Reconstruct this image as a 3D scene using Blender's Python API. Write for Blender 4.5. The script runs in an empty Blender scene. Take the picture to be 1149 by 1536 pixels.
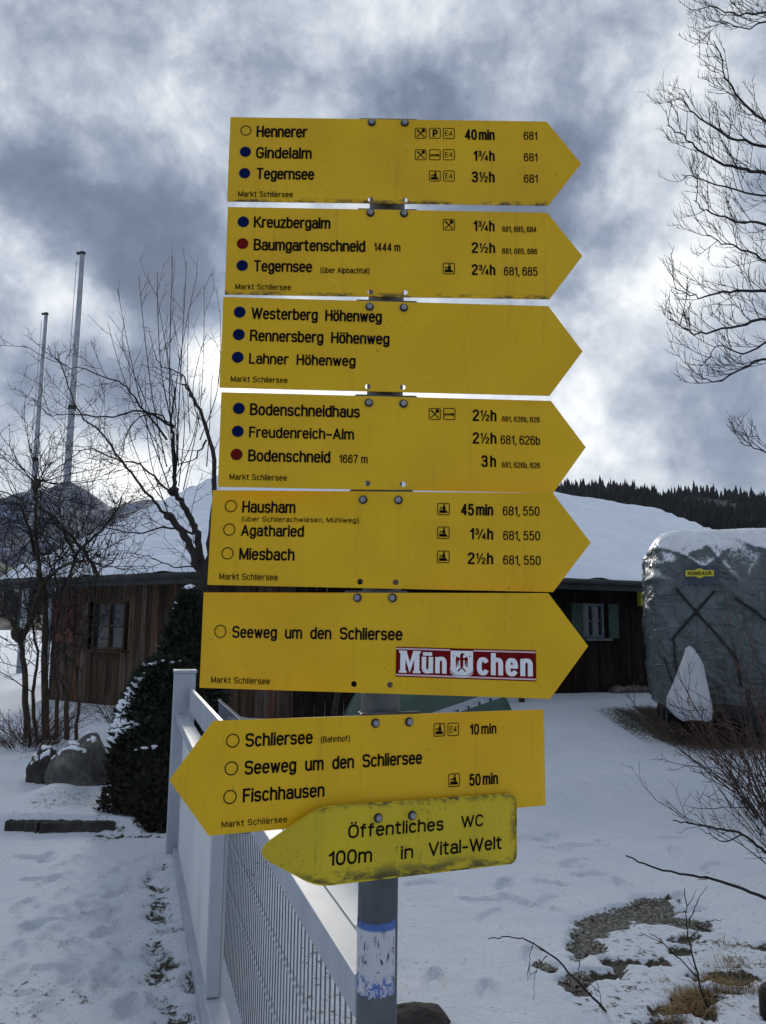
import bpy, bmesh, math, random
import numpy as np
from mathutils import Vector, Matrix, noise
R = math.radians
SC = bpy.context.scene
COL = SC.collection

# ------------------------------------------------------------------ camera
PW, PH, FPX = 1149.0, 1536.0, 1195.36
PITCH, ROLL = 0.1458702, 0.0100893
EYE = np.array([0.0, 0.0, 1.6])
_fw = np.array([0, math.cos(PITCH), math.sin(PITCH)])
_u0 = np.array([0, -math.sin(PITCH), math.cos(PITCH)]); _r0 = np.array([1.0, 0, 0])
_rt = _r0*math.cos(ROLL) + _u0*math.sin(ROLL)
_up = -_r0*math.sin(ROLL) + _u0*math.cos(ROLL)
cam_data = bpy.data.cameras.new('camera'); cam = bpy.data.objects.new('camera', cam_data); COL.objects.link(cam)
M4 = Matrix.Identity(4)
for i in range(3):
    M4[i][0], M4[i][1], M4[i][2], M4[i][3] = _rt[i], _up[i], -_fw[i], EYE[i]
cam.matrix_world = M4
cam_data.sensor_fit = 'VERTICAL'; cam_data.sensor_height = 36.0; cam_data.lens = FPX/PH*36.0
cam_data.clip_start = 0.05; cam_data.clip_end = 20000
SC.camera = cam

def ray(x, y): return _fw + _rt*(x-PW/2)/FPX - _up*(y-PH/2)/FPX
def at(x, y, Y):
    d = ray(x, y); return EYE + d*(Y/d[1])
def gr(x, y, z=0.0):
    d = ray(x, y); return EYE + d*((z-1.6)/d[2])

# ------------------------------------------------------------------ light and sky
SUN_AZ, SUN_EL = -13.0, 18.0
sun = bpy.data.lights.new('sun', 'SUN'); sun.energy = 1.5; sun.angle = R(14); sun.color = (1.0, 0.93, 0.82)
sun_o = bpy.data.objects.new('sun', sun); COL.objects.link(sun_o)
sdir = Vector((math.sin(R(SUN_AZ))*math.cos(R(SUN_EL)), math.cos(R(SUN_AZ))*math.cos(R(SUN_EL)), math.sin(R(SUN_EL))))
sun_o.rotation_euler = sdir.to_track_quat('Z', 'Y').to_euler()
sun_o.location = (-3, 6, 12)
SC.view_settings.view_transform = 'Standard'; SC.view_settings.look = 'None'
SC.view_settings.exposure = 0.84; SC.view_settings.gamma = 1.0

class NT:
    def __init__(s, nt): s.nt = nt
    def n(s, kind, **kw):
        o = s.nt.nodes.new(kind)
        for k, v in kw.items():
            if k[0] == 'i' and k[1:].isdigit():
                if hasattr(v, 'is_output') or isinstance(v, bpy.types.NodeSocket): s.nt.links.new(v, o.inputs[int(k[1:])])
                else: o.inputs[int(k[1:])].default_value = v
            else: setattr(o, k, v)
        return o
    def m(s, op, a, b=0.0, c=0.0, clamp=False):
        return s.n('ShaderNodeMath', operation=op, use_clamp=clamp, i0=a, i1=b, i2=c).outputs[0]
    def v(s, op, a, b=(0, 0, 0)):
        return s.n('ShaderNodeVectorMath', operation=op, i0=a, i1=b).outputs[0]
    def noise(s, vec, scale, detail=4.0, rough=0.55, dist=0.0):
        o = s.n('ShaderNodeTexNoise'); s.nt.links.new(vec, o.inputs['Vector'])
        o.inputs['Scale'].default_value = scale; o.inputs['Detail'].default_value = detail
        o.inputs['Roughness'].default_value = rough; o.inputs['Distortion'].default_value = dist
        return o
    def ss(s, x, a, b, lo=0.0, hi=1.0):
        o = s.n('ShaderNodeMapRange', interpolation_type='SMOOTHSTEP')
        s.nt.links.new(x, o.inputs[0])
        for k, q in zip((1, 2, 3, 4), (a, b, lo, hi)): o.inputs[k].default_value = q
        return o.outputs[0]
    def mix(s, f, a, b):
        o = s.n('ShaderNodeMix', data_type='RGBA')
        for sock, q in ((o.inputs[0], f), (o.inputs[6], a), (o.inputs[7], b)):
            if isinstance(q, bpy.types.NodeSocket): s.nt.links.new(q, sock)
            else: sock.default_value = q if not isinstance(q, tuple) or len(q) == 4 else (*q, 1)
        return o.outputs[2]
    def ramp(s, f, stops):
        o = s.n('ShaderNodeValToRGB'); s.nt.links.new(f, o.inputs[0])
        e = o.color_ramp.elements
        while len(e) < len(stops): e.new(0.5)
        for q, (p, c) in zip(e, stops): q.position = p; q.color = (*c, 1)
        return o.outputs[0]

world = bpy.data.worlds.new('World'); SC.world = world; world.use_nodes = True
wt = world.node_tree; wt.nodes.clear(); T = NT(wt)
wout = T.n('ShaderNodeOutputWorld'); bg = T.n('ShaderNodeBackground'); bg.inputs[1].default_value = 0.1
wt.links.new(bg.outputs[0], wout.inputs[0])
sky = T.n('ShaderNodeTexSky', sky_type='NISHITA', sun_disc=False, sun_elevation=R(SUN_EL), sun_rotation=R(SUN_AZ))
tc = T.n('ShaderNodeTexCoord')
dirv = T.v('NORMALIZE', tc.outputs['Generated'])
wn = T.noise(dirv, 5.0, 5, 0.55)
warp = T.v('SUBTRACT', wn.outputs['Color'], (0.5, 0.5, 0.5))
scl = T.n('ShaderNodeVectorMath', operation='SCALE'); wt.links.new(warp, scl.inputs[0]); scl.inputs[3].default_value = 0.22
dw = T.v('NORMALIZE', T.v('ADD', dirv, scl.outputs[0]))
# clouds: dark and bright masses, each given as a direction, its half width (deg) and its strength
CLOUDS = [  # photo x, y, width px, amp
 (60,30,170,.12),(240,20,90,-.05),(170,100,90,.10),(30,160,120,-.08),(270,270,120,.22),(400,120,130,-.02),
 (330,30,100,.02),(460,80,90,.10),(600,140,80,-.22),(560,60,60,.06),(720,150,100,-.20),(720,40,60,.05),(650,30,120,.10),(860,110,110,.06),
 (885,330,110,-.36),(800,330,90,-.2),(960,60,120,.10),(1060,180,110,.16),(1000,250,90,.08),(60,290,130,-.26),(160,330,100,-.28),(250,400,90,-.26),
 (320,340,90,-.2),(40,440,80,.34),(120,480,60,.10),(130,545,70,.25),(20,530,50,.1),(230,470,60,-.12),(60,610,110,-.36),(170,600,70,-.3),(230,640,80,-.22),
 (270,530,40,.40),(325,510,60,.42),(330,570,60,.45),(420,560,100,.4),(850,480,60,-.06),(140,470,60,.14),(245,690,50,.12),(560,600,110,.35),(60,700,90,.34),(190,710,90,.42),(270,680,60,.22),(430,720,150,.45),(700,660,150,.35),
 (930,480,100,.30),(1000,400,90,.22),(1060,330,80,.14),(940,560,60,.10),(880,600,60,.26),(1000,620,120,-.14),(1090,670,90,-.14),(960,680,90,-.06),
 (860,705,60,.34),(950,725,70,.2),(1100,560,90,.04),(1080,440,90,.16)]
val = None
fbm = T.noise(dw, 3.2, 9, 0.58, 0.2).outputs['Fac']
fb2 = T.noise(dirv, 9.0, 9, 0.62, 0.15).outputs['Fac']
val = T.m('MULTIPLY_ADD', fbm, 1.25, -0.16)
val = T.m('MULTIPLY_ADD', fb2, 1.45, T.m('SUBTRACT', val, 0.675))
for px, py, w, a in CLOUDS:
    d = ray(px, py); d = d/np.linalg.norm(d)
    sg = w/FPX; k = 2.0/sg**2
    dt = T.n('ShaderNodeVectorMath', operation='DOT_PRODUCT', i0=dw, i1=tuple(d)).outputs['Value']
    e = T.m('EXPONENT', T.m('MULTIPLY_ADD', dt, k, -k))
    val = T.m('MULTIPLY_ADD', e, a, val)
cl = T.ramp(T.m('MULTIPLY', val, 0.8, clamp=True), [(0.0, (.080,.100,.142)), (.18, (.115,.142,.195)), (.34, (.200,.236,.296)), (.50, (.345,.380,.430)), (.66, (.525,.550,.575)), (.84, (.76,.77,.765)), (1.0, (1.05,1.02,.96))])
ten = T.n('ShaderNodeVectorMath', operation='SCALE'); wt.links.new(cl, ten.inputs[0]); ten.inputs[3].default_value = 8.9
gap = T.ss(T.noise(T.v('ADD', dw, (3.1, 0.4, 1.7)), 6.0, 6, 0.6).outputs['Fac'], 0.62, 0.78, 0.0, 0.12)
wt.links.new(T.mix(gap, ten.outputs[0], sky.outputs[0]), bg.inputs[0])

# ------------------------------------------------------------------ materials
def new_mat(name):
    m = bpy.data.materials.new(name); m.use_nodes = True
    t = NT(m.node_tree); b = m.node_tree.nodes['Principled BSDF']
    return m, t, b
def L(m, a, b): m.node_tree.links.new(a, b)
def bump(m, t, b, h, strength=0.3, dist=0.01):
    o = t.n('ShaderNodeBump'); L(m, h, o.inputs['Height']); o.inputs['Strength'].default_value = strength; o.inputs['Distance'].default_value = dist
    L(m, o.outputs[0], b.inputs['Normal'])
def pm(name, c1, c2, scale=20.0, rough=0.7, stretch=(1, 1, 1), detail=6, bstr=0.25, bdist=0.004, metal=0.0, lo=.35, hi=.65):
    m, t, b = new_mat(name)
    co = t.n('ShaderNodeTexCoord').outputs['Object']
    co = t.v('MULTIPLY', co, stretch)
    n1 = t.noise(co, scale, detail, 0.6).outputs['Fac']
    L(m, t.mix(t.ss(n1, lo, hi), c1, c2), b.inputs['Base Color'])
    b.inputs['Roughness'].default_value = rough; b.inputs['Metallic'].default_value = metal
    if bstr: bump(m, t, b, t.noise(co, scale*3, 4).outputs['Fac'], bstr, bdist)
    return m

MAT = {}
def sign_mat(name, base, dark, worn, moss):
    m, t, b = new_mat(name)
    co = t.n('ShaderNodeTexCoord').outputs['Object']
    sx = t.n('ShaderNodeSeparateXYZ', i0=co).outputs
    rn = t.n('ShaderNodeObjectInfo').outputs['Random']; of = t.n('ShaderNodeCombineXYZ', i0=t.m('MULTIPLY', rn, 37.0), i1=t.m('MULTIPLY', rn, 11.0), i2=0.0).outputs[0]
    co = t.v('ADD', co, of)
    n0 = t.noise(co, 9.0, 5).outputs['Fac']
    c = t.mix(t.ss(n0, .3, .7), base, dark)
    # rain-run streaks and road dust
    st = t.noise(t.v('MULTIPLY', co, (70, 1, 4)), 1.0, 5, .65).outputs['Fac']
    c = t.mix(t.m('MULTIPLY', t.ss(st, .55, .8), 0.22), c, (.10, .075, .03))
    sp = t.noise(co, 160.0, 3, .6).outputs['Fac']
    c = t.mix(t.m('MULTIPLY', t.ss(sp, .68, .74), 0.5), c, (.05, .04, .02))
    # grime clinging to the lower edge
    h2 = worn
    edge = t.ss(sx[2], -h2+.001, -h2+(.026 if moss else .009), 1.0, 0.0)
    gn = t.noise(t.v('MULTIPLY', co, (26, 1, 60)), 1.0, 6, .7).outputs['Fac']
    g = t.m('MULTIPLY', edge, t.ss(gn, .42 if moss else .45, .60))
    if moss:
        top = t.ss(sx[2], h2-.010, h2-.001, 0.0, 1.0)
        rt = t.ss(sx[0], .195, .208, 0.0, 1.0)
        g2 = t.m('MULTIPLY', t.m('MAXIMUM', top, rt), t.ss(t.noise(co, 60.0, 5, .7).outputs['Fac'], .42, .62))
        g = t.m('MAXIMUM', g, g2)
        dots = t.noise(t.v('MULTIPLY', co, (1, 1, .6)), 330.0, 2, .5).outputs['Fac']
        area = t.ss(t.noise(co, 14.0, 3).outputs['Fac'], .48, .62)
        g = t.m('MAXIMUM', g, t.m('MULTIPLY', t.m('MULTIPLY', t.ss(dots, .62, .68), area), .75))
        vs = t.ss(t.noise(t.v('MULTIPLY', co, (55, 1, 9)), 1.0, 4, .7).outputs['Fac'], .60, .75)
        g = t.m('MAXIMUM', g, t.m('MULTIPLY', vs, .4))
    c = t.mix(t.m('MULTIPLY', g, .9), c, (.035, .035, .018) if moss else (.05, .04, .02))
    L(m, c, b.inputs['Base Color']); b.inputs['Roughness'].default_value = .55
    b.inputs['Specular IOR Level'].default_value = .32
    L(m, t.ss(t.noise(t.v('MULTIPLY', co, (6, 1, 14)), 1.0, 4, .6).outputs['Fac'], .3, .7, .38, .62), b.inputs['Roughness'])
    bump(m, t, b, t.noise(co, 7.0, 3).outputs['Fac'], .35, .004)
    return m
MAT['sign'] = sign_mat('yellow_sign_film', (.72, .43, .004), (.64, .37, .004), .075, False)
MAT['sign2'] = sign_mat('yellow_sign_film_clean', (.73, .44, .004), (.66, .39, .004), .2, False)
MAT['wc'] = sign_mat('mossy_yellow_sign', (.62, .47, .012), (.52, .40, .014), .0515, True)
MAT['ink'] = pm('black_lettering', (.005, .004, .004), (.010, .007, .006), 60, .8, bstr=0)
MAT['ink'].node_tree.nodes['Principled BSDF'].inputs['Specular IOR Level'].default_value = .05
MAT['blue'] = pm('blue_waymark', (.0015, .008, .055), (.002, .010, .065), 60, .5, bstr=0)
MAT['red'] = pm('red_waymark', (.15, .007, .006), (.12, .006, .006), 60, .5, bstr=0)
MAT['steel'] = pm('galvanised_steel', (.065, .078, .095), (.115, .13, .145), 14, .55, (1, 1, .4), metal=.35, bstr=.1)
MAT['bolt'] = pm('zinc_bolt', (.30, .32, .36), (.20, .21, .24), 150, .38, metal=.9, bstr=.1)
MAT['washer'] = pm('dark_washer', (.02, .018, .016), (.05, .045, .04), 150, .8, metal=.0, bstr=.1)
MAT['bracket'] = pm('bracket_steel', (.06, .06, .065), (.11, .11, .12), 60, .55, metal=.5, bstr=.1)
MAT['fence'] = pm('pale_grey_powder_coat', (.33, .37, .43), (.41, .45, .50), 6, .5, (1, 1, .3), bstr=.08)
MAT['panel'] = pm('white_panel', (.60, .64, .66), (.70, .73, .74), 3, .6, (1, 1, .4), bstr=.05)
MAT['rod'] = pm('grey_mesh_rod', (.10, .12, .15), (.15, .175, .21), 30, .5, bstr=.05)
MAT['snow'] = pm('fallen_snow', (.76, .82, .91), (.83, .87, .93), 5, .75, bstr=.35, bdist=.012)
MAT['roofsnow'] = pm('roof_snow', (.74, .80, .90), (.81, .86, .93), 1.2, .75, bstr=.25, bdist=.02)
_m = MAT['roofsnow']; _t = NT(_m.node_tree); _b = _m.node_tree.nodes['Principled BSDF']; _co = _t.n('ShaderNodeTexCoord').outputs['Object']
_w = _t.n('ShaderNodeTexWave', wave_type='BANDS', bands_direction='Z', wave_profile='SAW'); _m.node_tree.links.new(_co, _w.inputs['Vector']); _w.inputs['Scale'].default_value = 1.15; _w.inputs['Distortion'].default_value = 1.2; _w.inputs['Detail Scale'].default_value = .4
bump(_m, _t, _b, _t.m('ADD', _t.m('MULTIPLY', _w.outputs['Fac'], .6), _t.noise(_co, 2.0, 6, .65).outputs['Fac']), .8, .07)
MAT['bark'] = pm('grey_brown_bark', (.014, .011, .010), (.030, .025, .022), 25, .9, (1, 1, .3), bstr=.6, bdist=.01)
MAT['bark2'] = pm('mossy_bark', (.022, .016, .010), (.060, .044, .028), 22, .9, (1, 1, .3), bstr=.6, bdist=.01)
MAT['twig'] = pm('dark_twig', (.009, .007, .007), (.018, .013, .012), 30, .9, bstr=0)
MAT['twigr'] = pm('reddish_twig', (.045, .022, .017), (.085, .045, .031), 12, .85, bstr=0)
MAT['needle'] = pm('dark_conifer_needles', (.006, .012, .006), (.018, .026, .012), 9, .8, bstr=0)
MAT['needledry'] = pm('brown_conifer_needles', (.030, .024, .012), (.018, .017, .009), 9, .85, bstr=0)
MAT['rock'] = pm('lichen_rock', (.075, .07, .065), (.20, .19, .175), 5, .9, bstr=.8, bdist=.03, lo=.45, hi=.7)
MAT['darkrock'] = pm('dark_stone', (.022, .019, .017), (.05, .044, .038), 9, .95, bstr=.8, bdist=.02)
def board_mat(name, cols, rough=.9):
    m, t, b = new_mat(name)
    co = t.n('ShaderNodeTexCoord').outputs['Object']; rp = t.n('ShaderNodeNewGeometry').outputs['Random Per Island']
    c = t.ramp(rp, [(i/(len(cols)-1), q) for i, q in enumerate(cols)])
    g = t.noise(t.v('MULTIPLY', co, (38, 38, 1.3)), 1.0, 6, .65).outputs['Fac']
    c = t.mix(t.ss(g, .35, .7), c, tuple(.35*q for q in cols[0]))
    w = t.noise(t.v('ADD', t.v('MULTIPLY', co, (2.2, 2, .8)), (3, 1, 5)), 1.0, 5, .6).outputs['Fac']
    c = t.mix(t.m('MULTIPLY', t.ss(w, .45, .72), .55), c, tuple(.55*q+.02 for q in cols[-1]))
    L(m, c, b.inputs['Base Color']); b.inputs['Roughness'].default_value = rough; b.inputs['Specular IOR Level'].default_value = .2
    bump(m, t, b, g, .6, .006); return m
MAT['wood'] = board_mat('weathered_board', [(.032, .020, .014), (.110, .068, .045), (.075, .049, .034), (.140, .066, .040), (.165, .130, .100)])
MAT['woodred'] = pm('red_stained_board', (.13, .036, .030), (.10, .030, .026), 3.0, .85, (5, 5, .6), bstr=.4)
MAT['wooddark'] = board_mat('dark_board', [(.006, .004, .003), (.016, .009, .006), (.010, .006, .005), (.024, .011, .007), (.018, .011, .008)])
MAT['fascia'] = pm('dark_fascia', (.012, .013, .015), (.026, .027, .03), 4, .7, bstr=.2)
MAT['green'] = pm('green_shutter_paint', (.006, .034, .022), (.010, .05, .03), 6, .6, bstr=.1)
MAT['white'] = pm('old_white_paint', (.055, .085, .105), (.09, .12, .14), 8, .6, bstr=.1)
MAT['glass'] = pm('window_glass', (.02, .024, .03), (.03, .034, .04), 3, .06, bstr=0)
MAT['black'] = pm('black_rubber', (.012, .012, .013), (.022, .022, .023), 20, .7, bstr=.1)
MAT['strap'] = pm('black_webbing', (.008, .008, .010), (.014, .014, .016), 90, .8, bstr=.1)
MAT['whitecover'] = pm('grey_white_hitch_cover', (.50, .52, .55), (.40, .42, .46), 4, .65, bstr=.2)
MAT['tarp'] = pm('green_tarpaulin', (.025, .06, .045), (.04, .085, .06), 2, .5, bstr=.3, bdist=.02)
MAT['alu'] = pm('dull_aluminium', (.42, .45, .48), (.34, .36, .40), 20, .4, (1, 1, 1), metal=.7, bstr=.1)
MAT['yellow'] = pm('yellow_label', (.62, .55, .03), (.55, .48, .03), 30, .5, bstr=0)
MAT['bluelabel'] = pm('blue_grey_label', (.045, .060, .095), (.055, .070, .105), 20, .6, bstr=0)
MAT['stred'] = pm('dark_red_sticker', (.17, .006, .009), (.15, .005, .008), 40, .4, bstr=0)
for _k in ('blue', 'red', 'stred'): MAT[_k].node_tree.nodes['Principled BSDF'].inputs['Specular IOR Level'].default_value = .06; MAT[_k].node_tree.nodes['Principled BSDF'].inputs['Roughness'].default_value = .8
MAT['stwhite'] = pm('white_sticker', (.82, .83, .86), (.76, .78, .82), 40, .4, bstr=0)
MAT['stpink'] = pm('pale_pink_band', (.66, .50, .54), (.60, .44, .48), 40, .4, bstr=0)
MAT['grass'] = pm('dry_winter_grass', (.17, .105, .038), (.30, .205, .09), 8, .9, bstr=0)
MAT['grassg'] = pm('dark_frosted_grass', (.035, .035, .018), (.08, .07, .04), 8, .9, bstr=0)
MAT['pebble'] = board_mat('gravel', [(.14, .13, .11), (.34, .32, .28), (.22, .20, .17), (.48, .46, .42), (.28, .26, .22)])

MAT['hedge'] = pm('dark_hedge_leaf', (.010, .018, .010), (.022, .030, .016), 5, .8, bstr=0)
MAT['pole'] = pm('white_flagpole_paint', (.26, .29, .34), (.34, .37, .41), 3, .5, bstr=0)

def cover_mat():
    m, t, b = new_mat('grey_trailer_tarpaulin')
    co = t.n('ShaderNodeTexCoord').outputs['Object']; ge = t.n('ShaderNodeNewGeometry')
    n1 = t.noise(t.v('MULTIPLY', co, (1, 1, .5)), 3.0, 6).outputs['Fac']
    c = t.mix(t.ss(n1, .3, .7), (.066, .084, .091), (.108, .130, .138))
    c = t.mix(t.m('MULTIPLY', t.ss(t.noise(co, 12.0, 5).outputs['Fac'], .55, .75), .3), c, (.24, .26, .27))
    nz = t.n('ShaderNodeSeparateXYZ', i0=ge.outputs['Normal']).outputs[2]
    sn = t.m('ADD', nz, t.m('MULTIPLY', t.m('SUBTRACT', t.noise(co, 26.0, 7, .75).outputs['Fac'], .5), 1.1))
    hz = t.n('ShaderNodeSeparateXYZ', i0=co).outputs[2]
    f = t.m('MULTIPLY', t.ss(sn, .20, .46), t.ss(hz, 2.05, 2.35))
    L(m, t.mix(f, c, (.74, .78, .83)), b.inputs['Base Color']); b.inputs['Roughness'].default_value = .36
    rg = lambda st, sc, ds: t.m('SUBTRACT', 1.0, t.m('MULTIPLY', t.m('ABSOLUTE', t.m('SUBTRACT', t.noise(t.v('MULTIPLY', co, st), sc, 3, .5, ds).outputs['Fac'], .5)), 6.0), clamp=True)
    wr = t.m('ADD', t.m('MULTIPLY', rg((1, 1, .45), 3.4, .9), .6), t.m('ADD', t.m('MULTIPLY', rg((.55, .55, 1), 4.6, 1.2), .5), t.m('MULTIPLY', t.noise(t.v('MULTIPLY', co, (1, 1, .35)), 14.0, 5).outputs['Fac'], .4)))
    bump(m, t, b, wr, .8, .045)
    return m
MAT['cover'] = cover_mat()

def ground_mat():
    m, t, b = new_mat('patchy_snow_ground')
    co = t.n('ShaderNodeTexCoord').outputs['Object']
    at_ = t.n('ShaderNodeAttribute', attribute_name='bare').outputs['Fac']
    n1 = t.noise(co, 26.0, 6, .65).outputs['Fac']; n2 = t.noise(co, 2.0, 5).outputs['Fac']; n3 = t.noise(co, 90.0, 4, .6).outputs['Fac']
    f = t.ss(t.m('ADD', at_, t.m('MULTIPLY', t.m('SUBTRACT', n1, .5), .9)), .44, .58)
    snow = t.mix(t.ss(n2, .3, .7), (.74, .81, .91), (.82, .87, .94))
    soil = t.mix(t.ss(n3, .35, .65), (.022, .017, .011), (.085, .066, .038))
    soil = t.mix(t.ss(t.noise(co, 7.0, 4).outputs['Fac'], .45, .65), soil, (.05, .048, .022))
    # the odd blade or crumb of earth through thin snow
    spk = t.m('MULTIPLY', t.ss(t.noise(t.v('MULTIPLY', co, (1, 1.6, 1)), 42.0, 3, .6).outputs['Fac'], .63, .70), t.ss(n2, .40, .60))
    f = t.m('MAXIMUM', f, t.m('MULTIPLY', spk, .75))
    L(m, t.mix(f, snow, soil), b.inputs['Base Color']); b.inputs['Roughness'].default_value = .8
    hh = t.m('ADD', t.m('MULTIPLY', n3, .35), t.m('MULTIPLY', n1, .65))
    bump(m, t, b, t.m('ADD', hh, t.m('MULTIPLY', t.noise(co, 240.0, 3, .6).outputs['Fac'], .25)), 1.0, .034)
    return m
MAT['ground'] = ground_mat()

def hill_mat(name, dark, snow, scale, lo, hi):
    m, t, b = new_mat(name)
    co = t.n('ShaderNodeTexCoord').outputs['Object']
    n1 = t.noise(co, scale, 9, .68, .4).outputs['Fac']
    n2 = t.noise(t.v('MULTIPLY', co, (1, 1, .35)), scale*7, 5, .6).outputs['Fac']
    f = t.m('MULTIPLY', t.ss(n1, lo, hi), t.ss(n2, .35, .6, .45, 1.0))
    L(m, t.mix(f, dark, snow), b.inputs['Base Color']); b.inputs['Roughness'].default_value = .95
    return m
MAT['mountain'] = hill_mat('hazed_forest_and_snow', (.008, .017, .060), (.24, .33, .55), .007, .52, .68)  # blue of distant haze painted into both forest and snow colours
MAT['foothill'] = hill_mat('dark_forest_floor', (.010, .012, .014), (.05, .056, .066), .02, .55, .75)
MAT['conifer'] = board_mat('far_conifer', [(.006, .008, .010), (.013, .015, .014), (.008, .011, .012), (.022, .016, .012), (.010, .014, .016), (.030, .024, .020)])

# ------------------------------------------------------------------ mesh helpers
class MB:
    def __init__(s): s.V = []; s.F = []
    def add(s, vs, fs):
        o = len(s.V); s.V.extend([tuple(map(float, v)) for v in vs]); s.F.extend([tuple(i+o for i in f) for f in fs])
    def box(s, c, hx, hy, hz, ax=None):
        ax = ax or ((1, 0, 0), (0, 1, 0), (0, 0, 1)); A = [np.array(a, float) for a in ax]; c = np.array(c, float)
        vs = [c + A[0]*hx*i + A[1]*hy*j + A[2]*hz*k for i in (-1, 1) for j in (-1, 1) for k in (-1, 1)]
        s.add(vs, [(0, 1, 3, 2), (4, 6, 7, 5), (0, 4, 5, 1), (2, 3, 7, 6), (0, 2, 6, 4), (1, 5, 7, 3)])
    def bar(s, a, b, w, h, up=(0, 0, 1), bev=0.0):
        a = np.array(a, float); b = np.array(b, float); d = b-a; l = np.linalg.norm(d); d /= l
        sd = np.cross(d, up); sd /= np.linalg.norm(sd); u = np.cross(sd, d)
        s.box((a+b)/2, l/2, w/2, h/2, (d, sd, u))
    def tube(s, pts, rad, n=6, cap=True):
        P = [np.array(p, float) for p in pts]; k = len(P)
        if not hasattr(rad, '__len__'): rad = [rad]*k
        vs = []; ref = np.array((0.31, 0.17, 0.93))
        for i in range(k):
            t = P[min(i+1, k-1)]-P[max(i-1, 0)]; t = t/(np.linalg.norm(t)+1e-9)
            a = np.cross(t, ref)
            if np.linalg.norm(a) < .1: a = np.cross(t, (1, 0, 0))
            a /= np.linalg.norm(a); b_ = np.cross(t, a)
            for j in range(n):
                q = 2*math.pi*j/n; vs.append(P[i] + (a*math.cos(q)+b_*math.sin(q))*rad[i])
        fs = [(i*n+j, i*n+(j+1) % n, (i+1)*n+(j+1) % n, (i+1)*n+j) for i in range(k-1) for j in range(n)]
        if cap: fs += [tuple(range(n-1, -1, -1)), tuple((k-1)*n+j for j in range(n))]
        s.add(vs, fs)
    def lathe(s, prof, n=20, c=(0, 0, 0), sx=1, sy=1):
        vs = [(c[0]+r*sx*math.cos(2*math.pi*j/n), c[1]+r*sy*math.sin(2*math.pi*j/n), c[2]+z) for r, z in prof for j in range(n)]
        k = len(prof)
        fs = [(i*n+j, i*n+(j+1) % n, (i+1)*n+(j+1) % n, (i+1)*n+j) for i in range(k-1) for j in range(n)]
        fs += [tuple(range(n-1, -1, -1)), tuple((k-1)*n+j for j in range(n))]
        s.add(vs, fs)
    def blob(s, c, r, sub=2, amp=.25, fr=1.5, seed=0, flat=None):
        bm = bmesh.new(); bmesh.ops.create_icosphere(bm, subdivisions=sub, radius=1)
        vs = []
        for v in bm.verts:
            p = v.co.copy(); q = p*fr + Vector((seed*3.7, seed*1.3, seed*2.1))
            k = 1 + amp*noise.noise(q) + amp*.5*noise.noise(q*2.3)
            vs.append((c[0]+p.x*r[0]*k, c[1]+p.y*r[1]*k, c[2]+p.z*r[2]*k))
        fs = [tuple(v.index for v in f.verts) for f in bm.faces]; bm.free(); s.add(vs, fs)
    def build(s, name, mat, parent=None, smooth=False, bevel=0.0, world=True):
        me = bpy.data.meshes.new(name)
        V = s.V
        if parent is not None and world:
            M = parent.matrix_basis.copy(); p = parent.parent
            while p is not None: M = p.matrix_basis @ M; p = p.parent
            Mi = np.array(M.inverted()); A = np.array(V); V = (A @ Mi[:3, :3].T + Mi[:3, 3]).tolist()
        me.from_pydata(V, [], s.F); me.update()
        if smooth: me.polygons.foreach_set('use_smooth', [True]*len(me.polygons))
        if isinstance(mat, str): mat = MAT[mat]
        me.materials.append(mat)
        o = bpy.data.objects.new(name, me); COL.objects.link(o)
        if parent is not None: o.parent = parent
        if bevel:
            bv = o.modifiers.new('bevel', 'BEVEL'); bv.width = bevel; bv.segments = 2; bv.limit_method = 'ANGLE'
        return o
def thing(name, label, cat, loc=(0, 0, 0), group=None, rot=None):
    o = bpy.data.objects.new(name, None); COL.objects.link(o); o.empty_display_size = .1
    if rot is not None: o.matrix_basis = Matrix.Translation(loc) @ rot.to_4x4()
    else: o.location = loc; o.matrix_basis = Matrix.Translation(loc)
    o['label'] = label; o['category'] = cat
    if group: o['group'] = group
    return o
def tag(o, label, cat, group=None):
    o['label'] = label; o['category'] = cat
    if group: o['group'] = group
    return o
def kind(o, k, label=None, cat=None):
    o['kind'] = k
    if label: o['label'] = label
    if cat: o['category'] = cat
    return o
def sst(a, b, x):
    t = min(1, max(0, (x-a)/(b-a))); return t*t*(3-2*t)

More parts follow.
